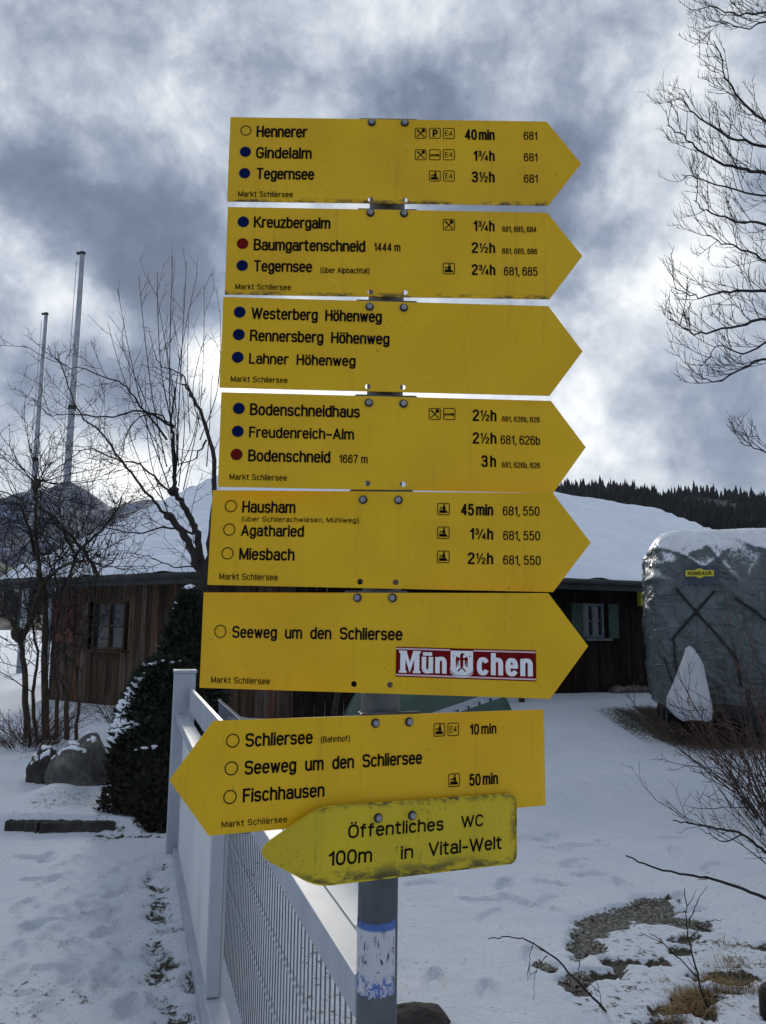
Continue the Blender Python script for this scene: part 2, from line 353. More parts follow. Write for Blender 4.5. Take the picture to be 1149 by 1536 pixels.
# ------------------------------------------------------------------ lettering: a stroke alphabet like the engraved sign face
def ov(x0, y0, x1, y1, a0, a1, n=14, p=2.5):
    cx, cy, rx, ry = (x0+x1)/2, (y0+y1)/2, (x1-x0)/2, (y1-y0)/2; o = []
    for i in range(n+1):
        a = R(a0+(a1-a0)*i/n); c, s_ = math.cos(a), math.sin(a)
        o.append((cx+rx*math.copysign(abs(c)**(2/p), c), cy+ry*math.copysign(abs(s_)**(2/p), s_)))
    return o
X, DD = .74, -.25
def arch(x, w): return [(x, .5)] and ov(x, .18, x+w, X, 178, 0) + [(x+w, 0)]
def dots(x): return [[(x-.125, .95), (x-.125, .99)], [(x+.125, .95), (x+.125, .99)]]
def capdots(x): return [[(x-.11, 1.2), (x-.11, 1.24)], [(x+.11, 1.2), (x+.11, 1.24)]]
GL = {
 'A': (.52, [[(0, 0), (.26, 1), (.52, 0)], [(.09, .32), (.43, .32)]]),
 'B': (.46, [[(0, 0), (0, 1), (.2, 1)] + ov(-.1, .53, .42, 1, 80, -80) + [(0, .53)], [(.2, .53)] + ov(-.14, 0, .46, .53, 80, -80) + [(0, 0)]]),
 'D': (.48, [[(0, 0), (0, 1), (.15, 1)] + ov(-.2, 0, .48, 1, 75, -75) + [(0, 0)]]),
 'E': (.4, [[(.4, 0), (0, 0), (0, 1), (.4, 1)], [(0, .53), (.36, .53)]]),
 'F': (.38, [[(0, 0), (0, 1), (.38, 1)], [(0, .52), (.33, .52)]]),
 'G': (.5, [ov(0, 0, .5, 1, 35, 360, 22)[:-1] + [(.5, .46), (.28, .46)]]),
 'H': (.46, [[(0, 0), (0, 1)], [(.46, 0), (.46, 1)], [(0, .53), (.46, .53)]]),
 'K': (.48, [[(0, 0), (0, 1)], [(.46, 1), (.02, .42)], [(.16, .58), (.5, 0)]]),
 'L': (.36, [[(0, 1), (0, 0), (.36, 0)]]),
 'M': (.58, [[(0, 0), (0, 1), (.29, .08), (.58, 1), (.58, 0)]]),
 'O': (.5, [ov(0, 0, .5, 1, 0, 360, 26)]),
 'P': (.44, [[(0, 0), (0, 1), (.2, 1)] + ov(-.1, .46, .44, 1, 80, -80) + [(0, .46)]]),
 'R': (.48, [[(0, 0), (0, 1), (.2, 1)] + ov(-.1, .48, .45, 1, 80, -80) + [(0, .48)], [(.26, .48), (.42, .36), (.46, .1), (.48, 0)]]),
 'S': (.46, [ov(0, .52, .46, 1, 20, 262, 16) + ov(0, 0, .46, .53, 82, -160, 16)]),
 'T': (.46, [[(0, 1), (.46, 1)], [(.23, 1), (.23, 0)]]),
 'U': (.46, [[(0, 1)] + ov(0, 0, .46, .8, 180, 360) + [(.46, 1)]]),
 'V': (.52, [[(0, 1), (.26, 0), (.52, 1)]]),
 'W': (.78, [[(0, 1), (.2, 0), (.39, .96), (.58, 0), (.78, 1)]]),
 'C': (.48, [ov(0, 0, .48, 1, 35, 325, 22)]),
 'a': (.37, [ov(.02, .3, .37, X, 155, 0) + [(.37, .08), (.40, 0)], ov(0, 0, .37, .43, 40, 330, 16)]),
 'b': (.38, [[(0, 0), (0, 1)], ov(0, 0, .38, X, 0, 360, 20)]),
 'c': (.35, [ov(0, 0, .37, X, 42, 318, 16)]),
 'd': (.38, [[(.38, 0), (.38, 1)], ov(0, 0, .38, X, 0, 360, 20)]),
 'e': (.38, [[(.02, .395), (.38, .395)] + ov(0, 0, .38, X, 8, 318, 18)]),
 'f': (.26, [[(.08, 0), (.08, .8)] + ov(.08, .7, .38, 1, 180, 95, 7), [(-.02, X), (.24, X)]]),
 'g': (.38, [[(.38, X), (.38, 0)] + ov(0, DD, .38, .2, 0, -150), ov(0, .02, .38, X, 0, 360, 20)]),
 'h': (.37, [[(0, 0), (0, 1)], arch(0, .37)]),
 'i': (.0, [[(0, 0), (0, X)], [(0, .94), (0, 1)]]),
 'k': (.36, [[(0, 0), (0, 1)], [(.34, X), (.02, .3)], [(.13, .44), (.37, 0)]]),
 'l': (.0, [[(0, 0), (0, 1)]]),
 'm': (.66, [[(0, 0), (0, X)], arch(0, .33), arch(.33, .33)]),
 'n': (.37, [[(0, 0), (0, X)], arch(0, .37)]),
 'o': (.38, [ov(0, 0, .38, X, 0, 360, 20)]),
 'p': (.38, [[(0, X), (0, DD)], ov(0, 0, .38, X, 0, 360, 20)]),
 'r': (.22, [[(0, 0), (0, X)], ov(0, .25, .42, X, 178, 84, 8)]),
 's': (.34, [ov(0, .38, .34, X, 25, 262, 14) + ov(0, 0, .34, .385, 82, -155, 14)]),
 't': (.24, [[(.08, .95), (.08, .2)] + ov(.08, 0, .36, .3, 180, 275, 7), [(-.03, X), (.24, X)]]),
 'u': (.37, [[(0, X)] + ov(0, 0, .37, .56, 180, 358), [(.37, X), (.37, 0)]]),
 'w': (.56, [[(0, X), (.14, 0), (.28, .7), (.42, 0), (.56, X)]]),
 'z': (.33, [[(0, X), (.33, X), (0, 0), (.34, 0)]]),
 '(': (.14, [[(.14, 1.05), (.03, .8), (.0, .4), (.03, 0), (.14, -.22)]]),
 ')': (.14, [[(0, 1.05), (.11, .8), (.14, .4), (.11, 0), (0, -.22)]]),
 ',': (.04, [[(.03, .03), (.03, -.04), (-.01, -.17)]]),
 '–': (.36, [[(0, .4), (.36, .4)]]), '-': (.26, [[(0, .38), (.26, .38)]]),
 '0': (.42, [ov(0, 0, .42, 1, 0, 360, 26)]),
 '1': (.2, [[(0, .76), (.12, .84), (.2, 1), (.2, 0)]]),
 '2': (.42, [ov(0, .5, .42, 1, 172, -20, 14) + [(.04, .16), (0, 0), (.43, 0)]]),
 '3': (.42, [ov(.01, .53, .40, 1, 165, -85, 14) + [(.14, .53)], [(.2, .53)] + ov(0, 0, .42, .53, 85, -165, 14)]),
 '4': (.45, [[(.33, 0), (.33, 1), (0, .25), (.45, .25)]]),
 '5': (.42, [[(.38, 1), (.07, 1), (.03, .52)] + ov(0, 0, .42, .65, 145, -160, 18)]),
 '6': (.42, [ov(0, 0, .42, .62, 0, 360, 20), ov(0, 0, .44, 1, 35, 185, 14) + [(0, .3)]]),
 '7': (.4, [[(0, 1), (.4, 1), (.2, .45), (.13, 0)]]),
 '8': (.42, [ov(.02, .53, .40, 1, 0, 360, 20), ov(0, 0, .42, .53, 0, 360, 20)]),
}
for k_, b_ in (('ö', 'o'), ('ü', 'u'), ('ä', 'a')): GL[k_] = (GL[b_][0], GL[b_][1] + dots(GL[b_][0]/2))
GL['Ö'] = (.5, GL['O'][1] + capdots(.25))
FR = 'fraction'
def frac(a, b):
    sc = .56; wa, sa = GL[a]; wb, sb = GL[b]
    o = [[(x*sc, .46+y*sc*.96) for x, y in q] for q in sa]
    x1 = wa*sc+.10; o.append([(x1-.10, .0), (x1+.30, .98)])
    o += [[(x1+.28+x*sc, y*sc*.96) for x, y in q] for q in sb]
    return x1+.28+wb*sc, [FR] + o
GL['¾'] = frac('3', '4'); GL['½'] = frac('1', '2')
GL['1'] = (.2, GL['1'][1])

def text_strokes(t, gap=.20, space=.26):
    x = 0.0; out = []
    for ch in t:
        if ch == ' ': x += space; continue
        w, st = GL[ch]
        g = gap*(.8 if ch in ',' else 1)
        wf = 1.0
        if st[0] is FR: wf = .62; st = st[1:]
        out += [(wf, [(x+px, py) for px, py in q]) for q in st]; x += w+g
    return out, x-gap
def ribbon(mb, pts, hw, put, jit=None):
    """strokes with sharp corners are laid as separate pieces"""
    P = [np.array(p, float) for p in pts]; Q = [P[0]]
    for p in P[1:]:
        if np.linalg.norm(p-Q[-1]) > 1e-6: Q.append(p)
    seg = [Q[0]]; parts = []
    for i in range(1, len(Q)):
        seg.append(Q[i])
        if i < len(Q)-1:
            a = Q[i]-Q[i-1]; b = Q[i+1]-Q[i]
            if (a@b)/(np.linalg.norm(a)*np.linalg.norm(b)) < .2: parts.append(seg); seg = [Q[i]]
    parts.append(seg)
    for k_, s_ in enumerate(parts):
        if jit is not None: jit[0] = k_*4e-6
        stroke(mb, s_, hw, put)
def stroke(mb, pts, hw, put):
    """one flat stroke of constant width with mitred bends; put(x, z) -> 3D point"""
    P = [np.array(p, float) for p in pts]
    Q = [P[0]]
    for p in P[1:]:
        if np.linalg.norm(p-Q[-1]) > 1e-6: Q.append(p)
    closed = len(Q) > 3 and np.linalg.norm(Q[0]-Q[-1]) < hw*.6
    if closed and np.linalg.norm(Q[0]-Q[-1]) < 1e-4: Q = Q[:-1]
    k = len(Q)
    if k < 2: return
    if not closed:
        d = Q[0]-Q[1]; Q[0] = Q[0]+d/np.linalg.norm(d)*hw*.75
        d = Q[-1]-Q[-2]; Q[-1] = Q[-1]+d/np.linalg.norm(d)*hw*.75
    vs = []
    for i in range(k):
        a = Q[i]-Q[i-1] if (i > 0 or closed) else Q[1]-Q[0]
        b = Q[(i+1) % k]-Q[i] if (i < k-1 or closed) else a
        a = a/np.linalg.norm(a); b = b/np.linalg.norm(b)
        n1 = np.array((-a[1], a[0])); n2 = np.array((-b[1], b[0])); m = n1+n2; l = np.linalg.norm(m)
        m = m/l if l > .2 else n1
        f = min(1/max(.35, float(m@n1)), 1.8)
        vs += [put(*(Q[i]+m*hw*f)), put(*(Q[i]-m*hw*f))]
    n = k if closed else k-1
    mb.add(vs, [(2*i, 2*i+1, 2*((i+1) % k)+1, 2*((i+1) % k)) for i in range(n)])
WT = {'R': .160, 'B': .168, 'L': .128, 'M': .140, 'T': .135, 'D': .158, 'H': .22}
def letter_mesh(name, text, x0, x1, y, h, style, parent, mat='ink', y_off=-.0015, gap=.20):
    st, w = text_strokes(text, gap + (.02 if style == 'T' else 0), .30 if style != 'B' else .16)
    t = WT[style]*h; sx = (x1-x0-t)/w
    mb = MB(); lv = [0]; jit = [0.0]
    for wf, q in st:
        lv[0] += 1; dz = y_off - 1.2e-5*lv[0]
        pts = [(x0+t/2+px*sx, y+t/2+py*(h-t)) for px, py in q]
        ribbon(mb, pts, t/2*wf, lambda a, b: (a, dz-jit[0], b), jit)
    return mb.build(name, mat, parent, world=False)
def ring_mb(cx, cz, r, hw, y, n=40):
    mb = MB(); vs = []
    for j in range(n):
        a = 2*math.pi*j/n
        for rr in (r-hw, r+hw): vs.append((cx+rr*math.cos(a), y, cz+rr*math.sin(a)))
    mb.add(vs, [(2*j, 2*j+1, 2*((j+1) % n)+1, 2*((j+1) % n)) for j in range(n)]); return mb
def disc_mb(cx, cz, r, y, n=40):
    mb = MB(); mb.add([(cx+r*math.cos(2*math.pi*j/n), y, cz+r*math.sin(2*math.pi*j/n)) for j in range(n)], [tuple(range(n))]); return mb
def picto(kindp, cx, cz, r, parent):
    mb = MB(); lv = [0]
    def st(pts, w, y0=-.00150):
        lv[0] += 1; yy = y0 - 1.2e-5*lv[0]
        ribbon(mb, [(cx+a*r, cz+b*r) for a, b in pts], w*r/2, lambda a, b: (a, yy, b))
    def fill(pts):
        lv[0] += 1; yy = -.0015-1.2e-5*lv[0]
        mb.add([(cx+a*r, yy, cz+b*r) for a, b in pts], [tuple(range(len(pts)))])
    fr = ov(-.95, -.95, .95, .95, 0, 360, 32, 9); st(fr, .13)
    if kindp == 'fork':
        st([(.62, -.66), (-.28, .28)], .17); fill([(-.36, .18), (-.18, .36), (-.5, .72), (-.6, .66), (-.66, .58), (-.72, .5)])
        st([(-.62, -.66), (.3, .3)], .17); fill([(.46+.27*math.cos(a)*.8+.12*math.cos(a+.6), .5+.24*math.sin(a)+.12*math.sin(a+.7)) for a in [2*math.pi*i/14 for i in range(14)]])
    elif kindp == 'park':
        st([(-.22, -.58), (-.22, .56), (.1, .56)] + ov(-.3, -.06, .38, .56, 70, -70) + [(-.22, -.06)], .30)
        mb2 = [(-.22, -.58), (-.22, .56), (.1, .56)]
    elif kindp == 'e4':
        for ch, ox in (('E', -.58), ('4', .08)):
            for q in GL[ch][1]: st([(ox+a*1.15, -.42+b*.86) for a, b in q], .11)
    elif kindp == 'bed':
        st([(-.72, .12), (-.72, -.42)], .11); st([(-.72, -.18), (.72, -.18)], .13); st([(.72, .02), (.72, -.42)], .11)
        st([(-.62, -.02), (.1, .02), (.62, -.06)], .13); st([(.30, .1), (.66, .1)], .10)
    elif kindp == 'train':
        fill([(-.68, -.66), (.72, -.66), (.56, -.30), (.36, -.18), (-.68, -.18)])
        fill([(-.16, -.14), (.34, -.14), (.30, .42), (.06, .56), (-.14, .42)])
        fill([(-.62, .02), (-.24, .02), (-.24, .26), (-.62, .26)])
        st([(-.05, .62), (.12, .78), (.26, .6)], .13)
    return mb.build('pictogram', 'ink', parent, world=False)

def plate_mesh(name, outline, holes, thick, mat, parent, r=0.0):
    cu = bpy.data.curves.new(name, 'CURVE'); cu.dimensions = '2D'; cu.fill_mode = 'BOTH'; cu.extrude = thick/2
    def spl(pts):
        s_ = cu.splines.new('POLY'); s_.points.add(len(pts)-1); s_.use_cyclic_u = True
        for p, (a, b) in zip(s_.points, pts): p.co = (a, b, 0, 1)
    spl(outline)
    for hx, hz in holes: spl([(hx+.0046*math.cos(2*math.pi*j/18), hz+.0046*math.sin(2*math.pi*j/18)) for j in range(18)])
    tmp = bpy.data.objects.new('tmp', cu); COL.objects.link(tmp)
    dg = bpy.context.evaluated_depsgraph_get(); me = bpy.data.meshes.new_from_object(tmp.evaluated_get(dg))
    bpy.data.objects.remove(tmp)
    me.transform(Matrix.Rotation(R(90), 4, 'X')); me.name = name
    me.materials.clear(); me.materials.append(MAT[mat])
    o = bpy.data.objects.new(name, me); COL.objects.link(o); o.parent = parent
    return o
def rounded(pts, rad, n=5):
    out = []; k = len(pts)
    for i in range(k):
        p = np.array(pts[i], float); a = np.array(pts[i-1], float)-p; b = np.array(pts[(i+1) % k], float)-p
        la, lb = np.linalg.norm(a), np.linalg.norm(b); a /= la; b /= lb; r_ = min(rad[i], la*.45, lb*.45)
        for j in range(n+1):
            u = j/n; q = p+a*r_*(1-u)**2+b*r_*u**2; out.append(tuple(q))
    return out
def bolt(x, z, parent, y=-.001):
    w = MB(); w.lathe([(.0001, -.0004), (.0068, -.0004), (.0068, .0008), (.0001, .0008)], 20)
    h = MB(); h.lathe([(.0001, .0), (.0052, .0), (.0052, .0030), (.0044, .0040), (.0001, .0040)], 6)
    def place(mb, dy): mb.V = [(x+a, y-dy-c, z+b) for a, b, c in mb.V]
    place(w, .0005); place(h, .0013)
    o = h.build('bolt', 'bolt', parent, world=False); wo = w.build('washer', 'washer', o, world=False); return o

SIGNS = {
 1: dict(loc=(0.0022, 1.2219, 2.367), yaw=0.41, tilt=0.05, a=-263.1, b=264.7, c=320.6, h=150.1, bz=6.6,
  text=[('R', 'Hennerer', -218.7, -134.3, 39.2, 20.8), ('R', 'Gindelalm', -218.4, -126.2, 1.1, 20.3), ('R', 'Tegernsee', -216.6, -121.1, -36.1, 20.1), ('T', 'Markt Schliersee', -245.3, -155.6, -67.3, 9.8), ('B', '40 min', 127.6, 177.5, 39.3, 19.2), ('B', '1¾h', 141.8, 177.1, 1.6, 18.8), ('B', '3½h', 138.7, 176.7, -36.6, 19.5), ('L', '681', 225.7, 248.4, 41.1, 14.5), ('L', '681', 225.4, 248.0, 2.5, 14.4), ('L', '681', 225.0, 247.8, -36.0, 14.6)],
  marks=[('ring', -236.5, 50.9, 9.0), ('blue', -236.0, 12.7, 9.2), ('blue', -235.9, -25.6, 9.2)],
  pict=[('fork', 54.2, 50.3, 9.6), ('park', 77.7, 50.7, 9.6), ('e4', 101.1, 50.7, 9.7), ('fork', 54.3, 11.6, 9.5), ('bed', 77.7, 11.9, 9.5), ('e4', 101.0, 12.3, 9.7), ('train', 77.7, -26.1, 9.5), ('e4', 100.9, -25.7, 9.6)],
  holes=[(-27.8, -68.7), (28.7, -68.5)]),
 2: dict(loc=(0.0025, 1.2219, 2.2054), yaw=1.47, tilt=0.36, a=-260.4, b=263.8, c=319.6, h=150.0, bz=6.3,
  text=[('R', 'Kreuzbergalm', -217.2, -92.7, 39.4, 19.7), ('R', 'Baumgartenschneid', -216.4, -35.6, 0.3, 19.8), ('M', '1444 m', -21.5, 21.6, 2.2, 14.5), ('R', 'Tegernsee', -215.4, -121.2, -36.0, 19.3), ('T', '(über Alpbachtal)', -108.0, -28.6, -36.4, 9.5), ('T', 'Markt Schliersee', -243.8, -154.8, -66.7, 9.4), ('B', '1¾h', 141.3, 176.3, 39.8, 18.6), ('M', '681, 685, 684', 188.6, 245.2, 39.5, 9.8), ('B', '2½h', 138.0, 176.5, 1.9, 18.4), ('M', '681, 685, 686', 187.9, 245.4, 1.3, 9.7), ('B', '2¾h', 137.5, 176.1, -36.2, 18.6), ('L', '681, 685', 190.1, 245.1, -36.0, 15.0)],
  marks=[('blue', -234.4, 49.4, 9.3), ('red', -234.4, 11.7, 9.3), ('blue', -233.9, -25.9, 9.2)],
  pict=[('fork', 100.9, 50.4, 9.6), ('train', 100.4, -25.5, 9.7)],
  holes=[(-26.5, -67.5), (29.0, -67.1)]),
 3: dict(loc=(0.0023, 1.2219, 2.0472), yaw=1.84, tilt=-0.32, a=-261.7, b=262.0, c=316.6, h=150.0, bz=10.0,
  text=[('R', 'Westerberg  Höhenweg', -216.2, -7.6, 38.9, 19.3), ('R', 'Rennersberg  Höhenweg', -216.9, 5.2, 2.0, 19.1), ('R', 'Lahner  Höhenweg', -216.8, -48.2, -35.4, 17.8), ('T', 'Markt Schliersee', -244.3, -154.9, -65.5, 9.4)],
  marks=[('blue', -234.9, 50.0, 9.4), ('blue', -234.7, 12.5, 9.4), ('blue', -234.8, -25.0, 9.3)],
  pict=[],
  holes=[(-27.9, -67.3), (27.3, -67.1)]),
 4: dict(loc=(0.0034, 1.222, 1.8892), yaw=3.81, tilt=0.17, a=-258.0, b=265.0, c=319.8, h=149.8, bz=11.1,
  text=[('R', 'Bodenschneidhaus', -212.8, -41.3, 38.9, 19.0), ('R', 'Freudenreich–Alm', -213.1, -50.1, 3.2, 17.5), ('R', 'Bodenschneid', -213.2, -86.5, -34.5, 18.7), ('M', '1667 m', -72.9, -28.4, -33.8, 13.3), ('T', 'Markt Schliersee', -240.7, -152.9, -63.8, 9.3), ('B', '2½h', 137.8, 176.1, 38.4, 18.8), ('M', '681, 626b, 626', 184.8, 245.9, 38.7, 8.8), ('B', '2½h', 137.4, 175.6, 1.6, 18.4), ('L', '681, 626b', 182.0, 245.7, 1.8, 14.4), ('B', '3 h', 150.9, 174.5, -35.7, 18.8), ('M', '681, 626b, 626', 183.4, 244.8, -35.9, 9.0)],
  marks=[('blue', -230.1, 49.3, 9.1), ('blue', -230.5, 12.8, 9.1), ('red', -231.2, -23.9, 9.1)],
  pict=[('fork', 77.1, 48.5, 9.4), ('bed', 100.4, 49.0, 9.6)],
  holes=[(-28.2, -65.1), (27.0, -65.4)]),
 5: dict(loc=(-0.0046, 1.2221, 1.7365), yaw=-5.77, tilt=-0.90, a=-268.7, b=262.7, c=318.5, h=150.0, bz=13.2,
  text=[('R', 'Hausham', -219.1, -133.7, 39.1, 19.0), ('T', '(über Schlierachwiesen, Mühlweg)', -219.0, -33.3, 25.3, 8.0), ('R', 'Agatharied', -219.2, -118.8, 2.0, 17.9), ('R', 'Miesbach', -220.1, -132.1, -35.4, 18.9), ('T', 'Markt Schliersee', -250.1, -157.1, -66.4, 9.8), ('B', '45 min', 124.0, 173.2, 38.7, 18.1), ('B', '1¾h', 138.0, 173.4, 1.8, 17.7), ('B', '2½h', 135.2, 173.6, -35.7, 17.8), ('L', '681, 550', 187.6, 243.0, 39.5, 14.2), ('L', '681, 550', 188.3, 243.7, 1.9, 14.0), ('L', '681, 550', 188.4, 244.4, -35.3, 13.9)],
  marks=[('ring', -237.7, 49.5, 9.6), ('ring', -238.3, 12.2, 9.6), ('ring', -239.1, -25.3, 9.5)],
  pict=[('train', 97.4, 48.5, 9.4), ('train', 97.7, 11.8, 9.3), ('train', 98.1, -25.2, 9.4)],
  holes=[(-28.6, -65.4), (26.3, -65.1)]),
 6: dict(loc=(-0.0109, 1.2231, 1.5797), yaw=-13.29, tilt=-0.14, a=-283.7, b=259.3, c=313.6, h=150.1, bz=7.7,
  text=[('R', 'Seeweg  um  den  Schliersee', -231.5, 43.6, 3.5, 18.6), ('T', 'Markt Schliersee', -264.2, -165.4, -66.8, 9.5)],
  marks=[('ring', -251.9, 13.6, 10.2)],
  pict=[],
  holes=[(-31.0, -62.4), (24.8, -62.1)]),
 7: dict(loc=(0.0166, 1.2256, 1.3984), yaw=23.22, tilt=-0.06, a=-267.5, b=270.2, c=-322.9, h=149.9, bz=11.3,
  text=[('R', 'Schliersee', -222.3, -124.4, 38.1, 18.3), ('T', '(Bahnhof)', -112.2, -67.7, 39.1, 8.5), ('R', 'Seeweg  um  den  Schliersee', -222.1, 49.6, 1.0, 18.6), ('R', 'Fischhausen', -223.2, -105.0, -35.7, 18.4), ('T', 'Markt Schliersee', -250.9, -159.4, -66.0, 8.1), ('B', '10 min', 132.0, 180.0, 40.2, 16.3), ('B', '50 min', 130.6, 182.1, -36.5, 17.9)],
  marks=[('ring', -239.9, 47.5, 9.2), ('ring', -240.4, 10.8, 9.2), ('ring', -240.8, -26.7, 9.1)],
  pict=[('train', 79.0, 49.9, 9.8), ('e4', 102.9, 49.8, 9.8), ('train', 104.4, -25.8, 9.8)],
  holes=[]),
 8: dict(loc=(0.0213, 1.2169, 1.2985), yaw=24.49, tilt=-0.98, a=-121.9, b=209.9, c=-197.9, h=102.6, bz=20.8,
  text=[('D', 'Öffentliches', -73.6, 80.5, 5.8, 18.4), ('D', 'WC', 111.1, 150.8, 6.8, 17.5), ('D', '100m', -102.0, -35.3, -29.1, 19.7), ('D', 'in', 10.6, 30.6, -29.7, 18.7), ('D', 'Vital-Welt', 55.8, 183.4, -29.3, 19.5)],
  marks=[],
  pict=[],
  holes=[]),
}
SIGN_LABELS = {
 1: 'yellow arrow sign at the top of the post, reading Hennerer, Gindelalm, Tegernsee',
 2: 'yellow arrow sign reading Kreuzbergalm, Baumgartenschneid, Tegernsee, with one red dot between blue ones',
 3: 'yellow arrow sign with three Höhenweg routes and no walking times',
 4: 'yellow arrow sign reading Bodenschneidhaus, Freudenreich-Alm, Bodenschneid, lowest dot red',
 5: 'yellow arrow sign reading Hausham, Agatharied, Miesbach beside three empty circles',
 6: 'yellow arrow sign reading only Seeweg um den Schliersee, carrying a red sticker',
 7: 'yellow sign pointing the other way, reading Schliersee, Seeweg and Fischhausen',
 8: 'small mossy rounded yellow sign reading Öffentliches WC 100m in Vital-Welt',
}
sign_obj = {}
for i, D in SIGNS.items():
    rot = Matrix.Rotation(R(D['yaw']), 3, 'Z') @ Matrix.Rotation(-R(D['tilt']), 3, 'Y')
    t = thing('trail_sign' if i < 8 else 'toilet_sign', SIGN_LABELS[i], 'sign', D['loc'], 'yellow direction signs on the post', rot)
    sign_obj[i] = t
    a, b, c, h = D['a']/1000, D['b']/1000, D['c']/1000, D['h']/2000
    if i < 7: out = [(a, -h), (b, -h), (c, 0), (b, h), (a, h)]
    elif i == 7: out = [(a, h), (c, 0), (a, -h), (b, -h), (b, h)]
    else: out = rounded([(.2102, -.0515), (.2102, .0515), (-.118, .0512), (-.211, -.001), (-.118, -.0535)], [.014, .014, .018, .03, .022], 7)
    holes = [(x/1000, z/1000) for x, z in D['holes']]
    plate_mesh('plate', out, holes, .002, 'wc' if i == 8 else ('sign' if i < 3 else 'sign2'), t)
    if i == 8:   # raised rim pressed round the older sign
        mb = MB(); pts = [(x, -.0012, z) for x, z in out]; mb.tube(pts+[pts[0]], .0013, 6, False); mb.build('rim', 'wc', t, world=False)
    bz = h-D['bz']/1000
    if i == 8: bz = .0485-D['bz']/1000+.003
    for sx_ in (-.0275, .0275): bolt(sx_, bz, t)
    for st, txt, x0, x1, yb, hh in D['text']:
        letter_mesh('lettering', txt, x0/1000, x1/1000, yb/1000, hh/1000*1.02, st, t, gap={'D': .19, 'B': .25, 'M': .25, 'L': .22}.get(st, .20))
    for k_, x, z, r_ in D['marks']:
        if k_ == 'ring': ring_mb(x/1000, z/1000, r_/1000-.0006, .00075, -.00155).build('waymark_circle', 'ink', t, world=False)
        else: disc_mb(x/1000, z/1000, r_/1000, -.00155).build('waymark_dot', k_, t, world=False)
    for k_, x, z, r_ in D['pict']: picto(k_, x/1000, z/1000, r_/1000, t)
    # steel clamp behind the plate: a folded back plate and the band round the pipe
    mb = MB(); top = h+.0035 if i < 8 else .040
    mb.add([(x, y, z) for y in (.0022, .0052) for x, z in [(-.05, top-.03), (.05, top-.03), (.05, top-.002), (.047, top), (-.047, top), (-.05, top-.002)]],
           [(5, 4, 3, 2, 1, 0), (6, 7, 8, 9, 10, 11)] + [(j, (j+1) % 6, (j+1) % 6+6, j+6) for j in range(6)])
    oy = .045 if i < 8 else .055
    ang = [R(180*k/12) for k in range(13)]
    arc = [(.0335*math.cos(q), oy+.0335*math.sin(q)) for q in ang]
    prof = [(.05, .0058), (.0335, .0058)] + arc + [(-.0335, .0058), (-.05, .0058)]
    for (x0_, y0_), (x1_, y1_) in zip(prof, prof[1:]):
        mb.bar((x0_, y0_, top-.017), (x1_, y1_, top-.017), .0022, .026)
    mb.build('clamp', 'bracket', t, world=False)

# red and white football-style town sticker on the sixth sign
D = SIGNS[6]; rot = Matrix.Rotation(R(D['yaw']), 3, 'Z')
sk = thing('sticker', 'dark red sticker reading München around an eagle shield, on a yellow sign', 'sticker',
           Vector(D['loc']) + rot @ Vector((.137, 0, -.0288)), None, rot @ Matrix.Rotation(R(.62), 3, 'Y'))
mb = MB(); mb.box((0, -.00125, 0), .1034, .0001, .0220); mb.build('backing', 'stred', sk, world=False)
mb = MB()
for zc in (.0192, -.0192):
    x0_ = -.103
    for xa, xb in (((-.1030, -.0215), (.0130, .1030)) if zc > 0 else ((-.1030, .1030),)):
        mb.add([(xa, -.00145, zc-.0011), (xb, -.00145, zc-.0011), (xb, -.00145, zc+.0011), (xa, -.00145, zc+.0011)], [(0, 1, 2, 3)])
mb.build('band', 'stpink', sk, world=False)
def heavy(txt, x0, x1, y, h, hx=.165):
    WT['H'] = hx; o = letter_mesh('lettering', txt, x0, x1-.0016, y, h, 'H', sk, 'stwhite', -.0015, gap=.36)
    n_ = len(o.data.vertices); bm = bmesh.new(); bm.from_mesh(o.data); g_ = bmesh.ops.duplicate(bm, geom=bm.verts[:]+bm.edges[:]+bm.faces[:])['geom']
    for v in g_:
        if isinstance(v, bmesh.types.BMVert): v.co.x += .0016; v.co.y -= .00025
    bm.to_mesh(o.data); bm.free(); return o
# slab-serif M
mb = MB(); m0, m1, zb, zt = -.0985, -.0655, -.0160, .0165
w_ = m1-m0
mb.add([(m0+w_*x, -.0015, zb+(zt-zb)*z) for x, z in [(.06, .0), (.30, 0), (.30, .62), (.5, 0), (.5, .0), (.70, .62), (.70, 0), (.94, 0), (.94, 1), (.66, 1), (.5, .48), (.34, 1), (.06, 1)]], [(0, 1, 2, 11, 12), (2, 3, 10, 11), (3, 5, 9, 10), (5, 6, 7, 8, 9)])
for xa, xb, za in ((0, .36, 0), (.64, 1.0, 0), (0, .36, .90), (.64, 1.0, .90)):
    mb.add([(m0+w_*x, -.00152, zb+(zt-zb)*z) for x, z in [(xa, za), (xb, za), (xb, za+.10), (xa, za+.10)]], [(0, 1, 2, 3)])
mb.build('lettering', 'stwhite', sk, world=False)
heavy('ün', -.0640, -.0265, -.0158, .0318)
heavy('chen', .0180, .0985, -.0158, .0330)
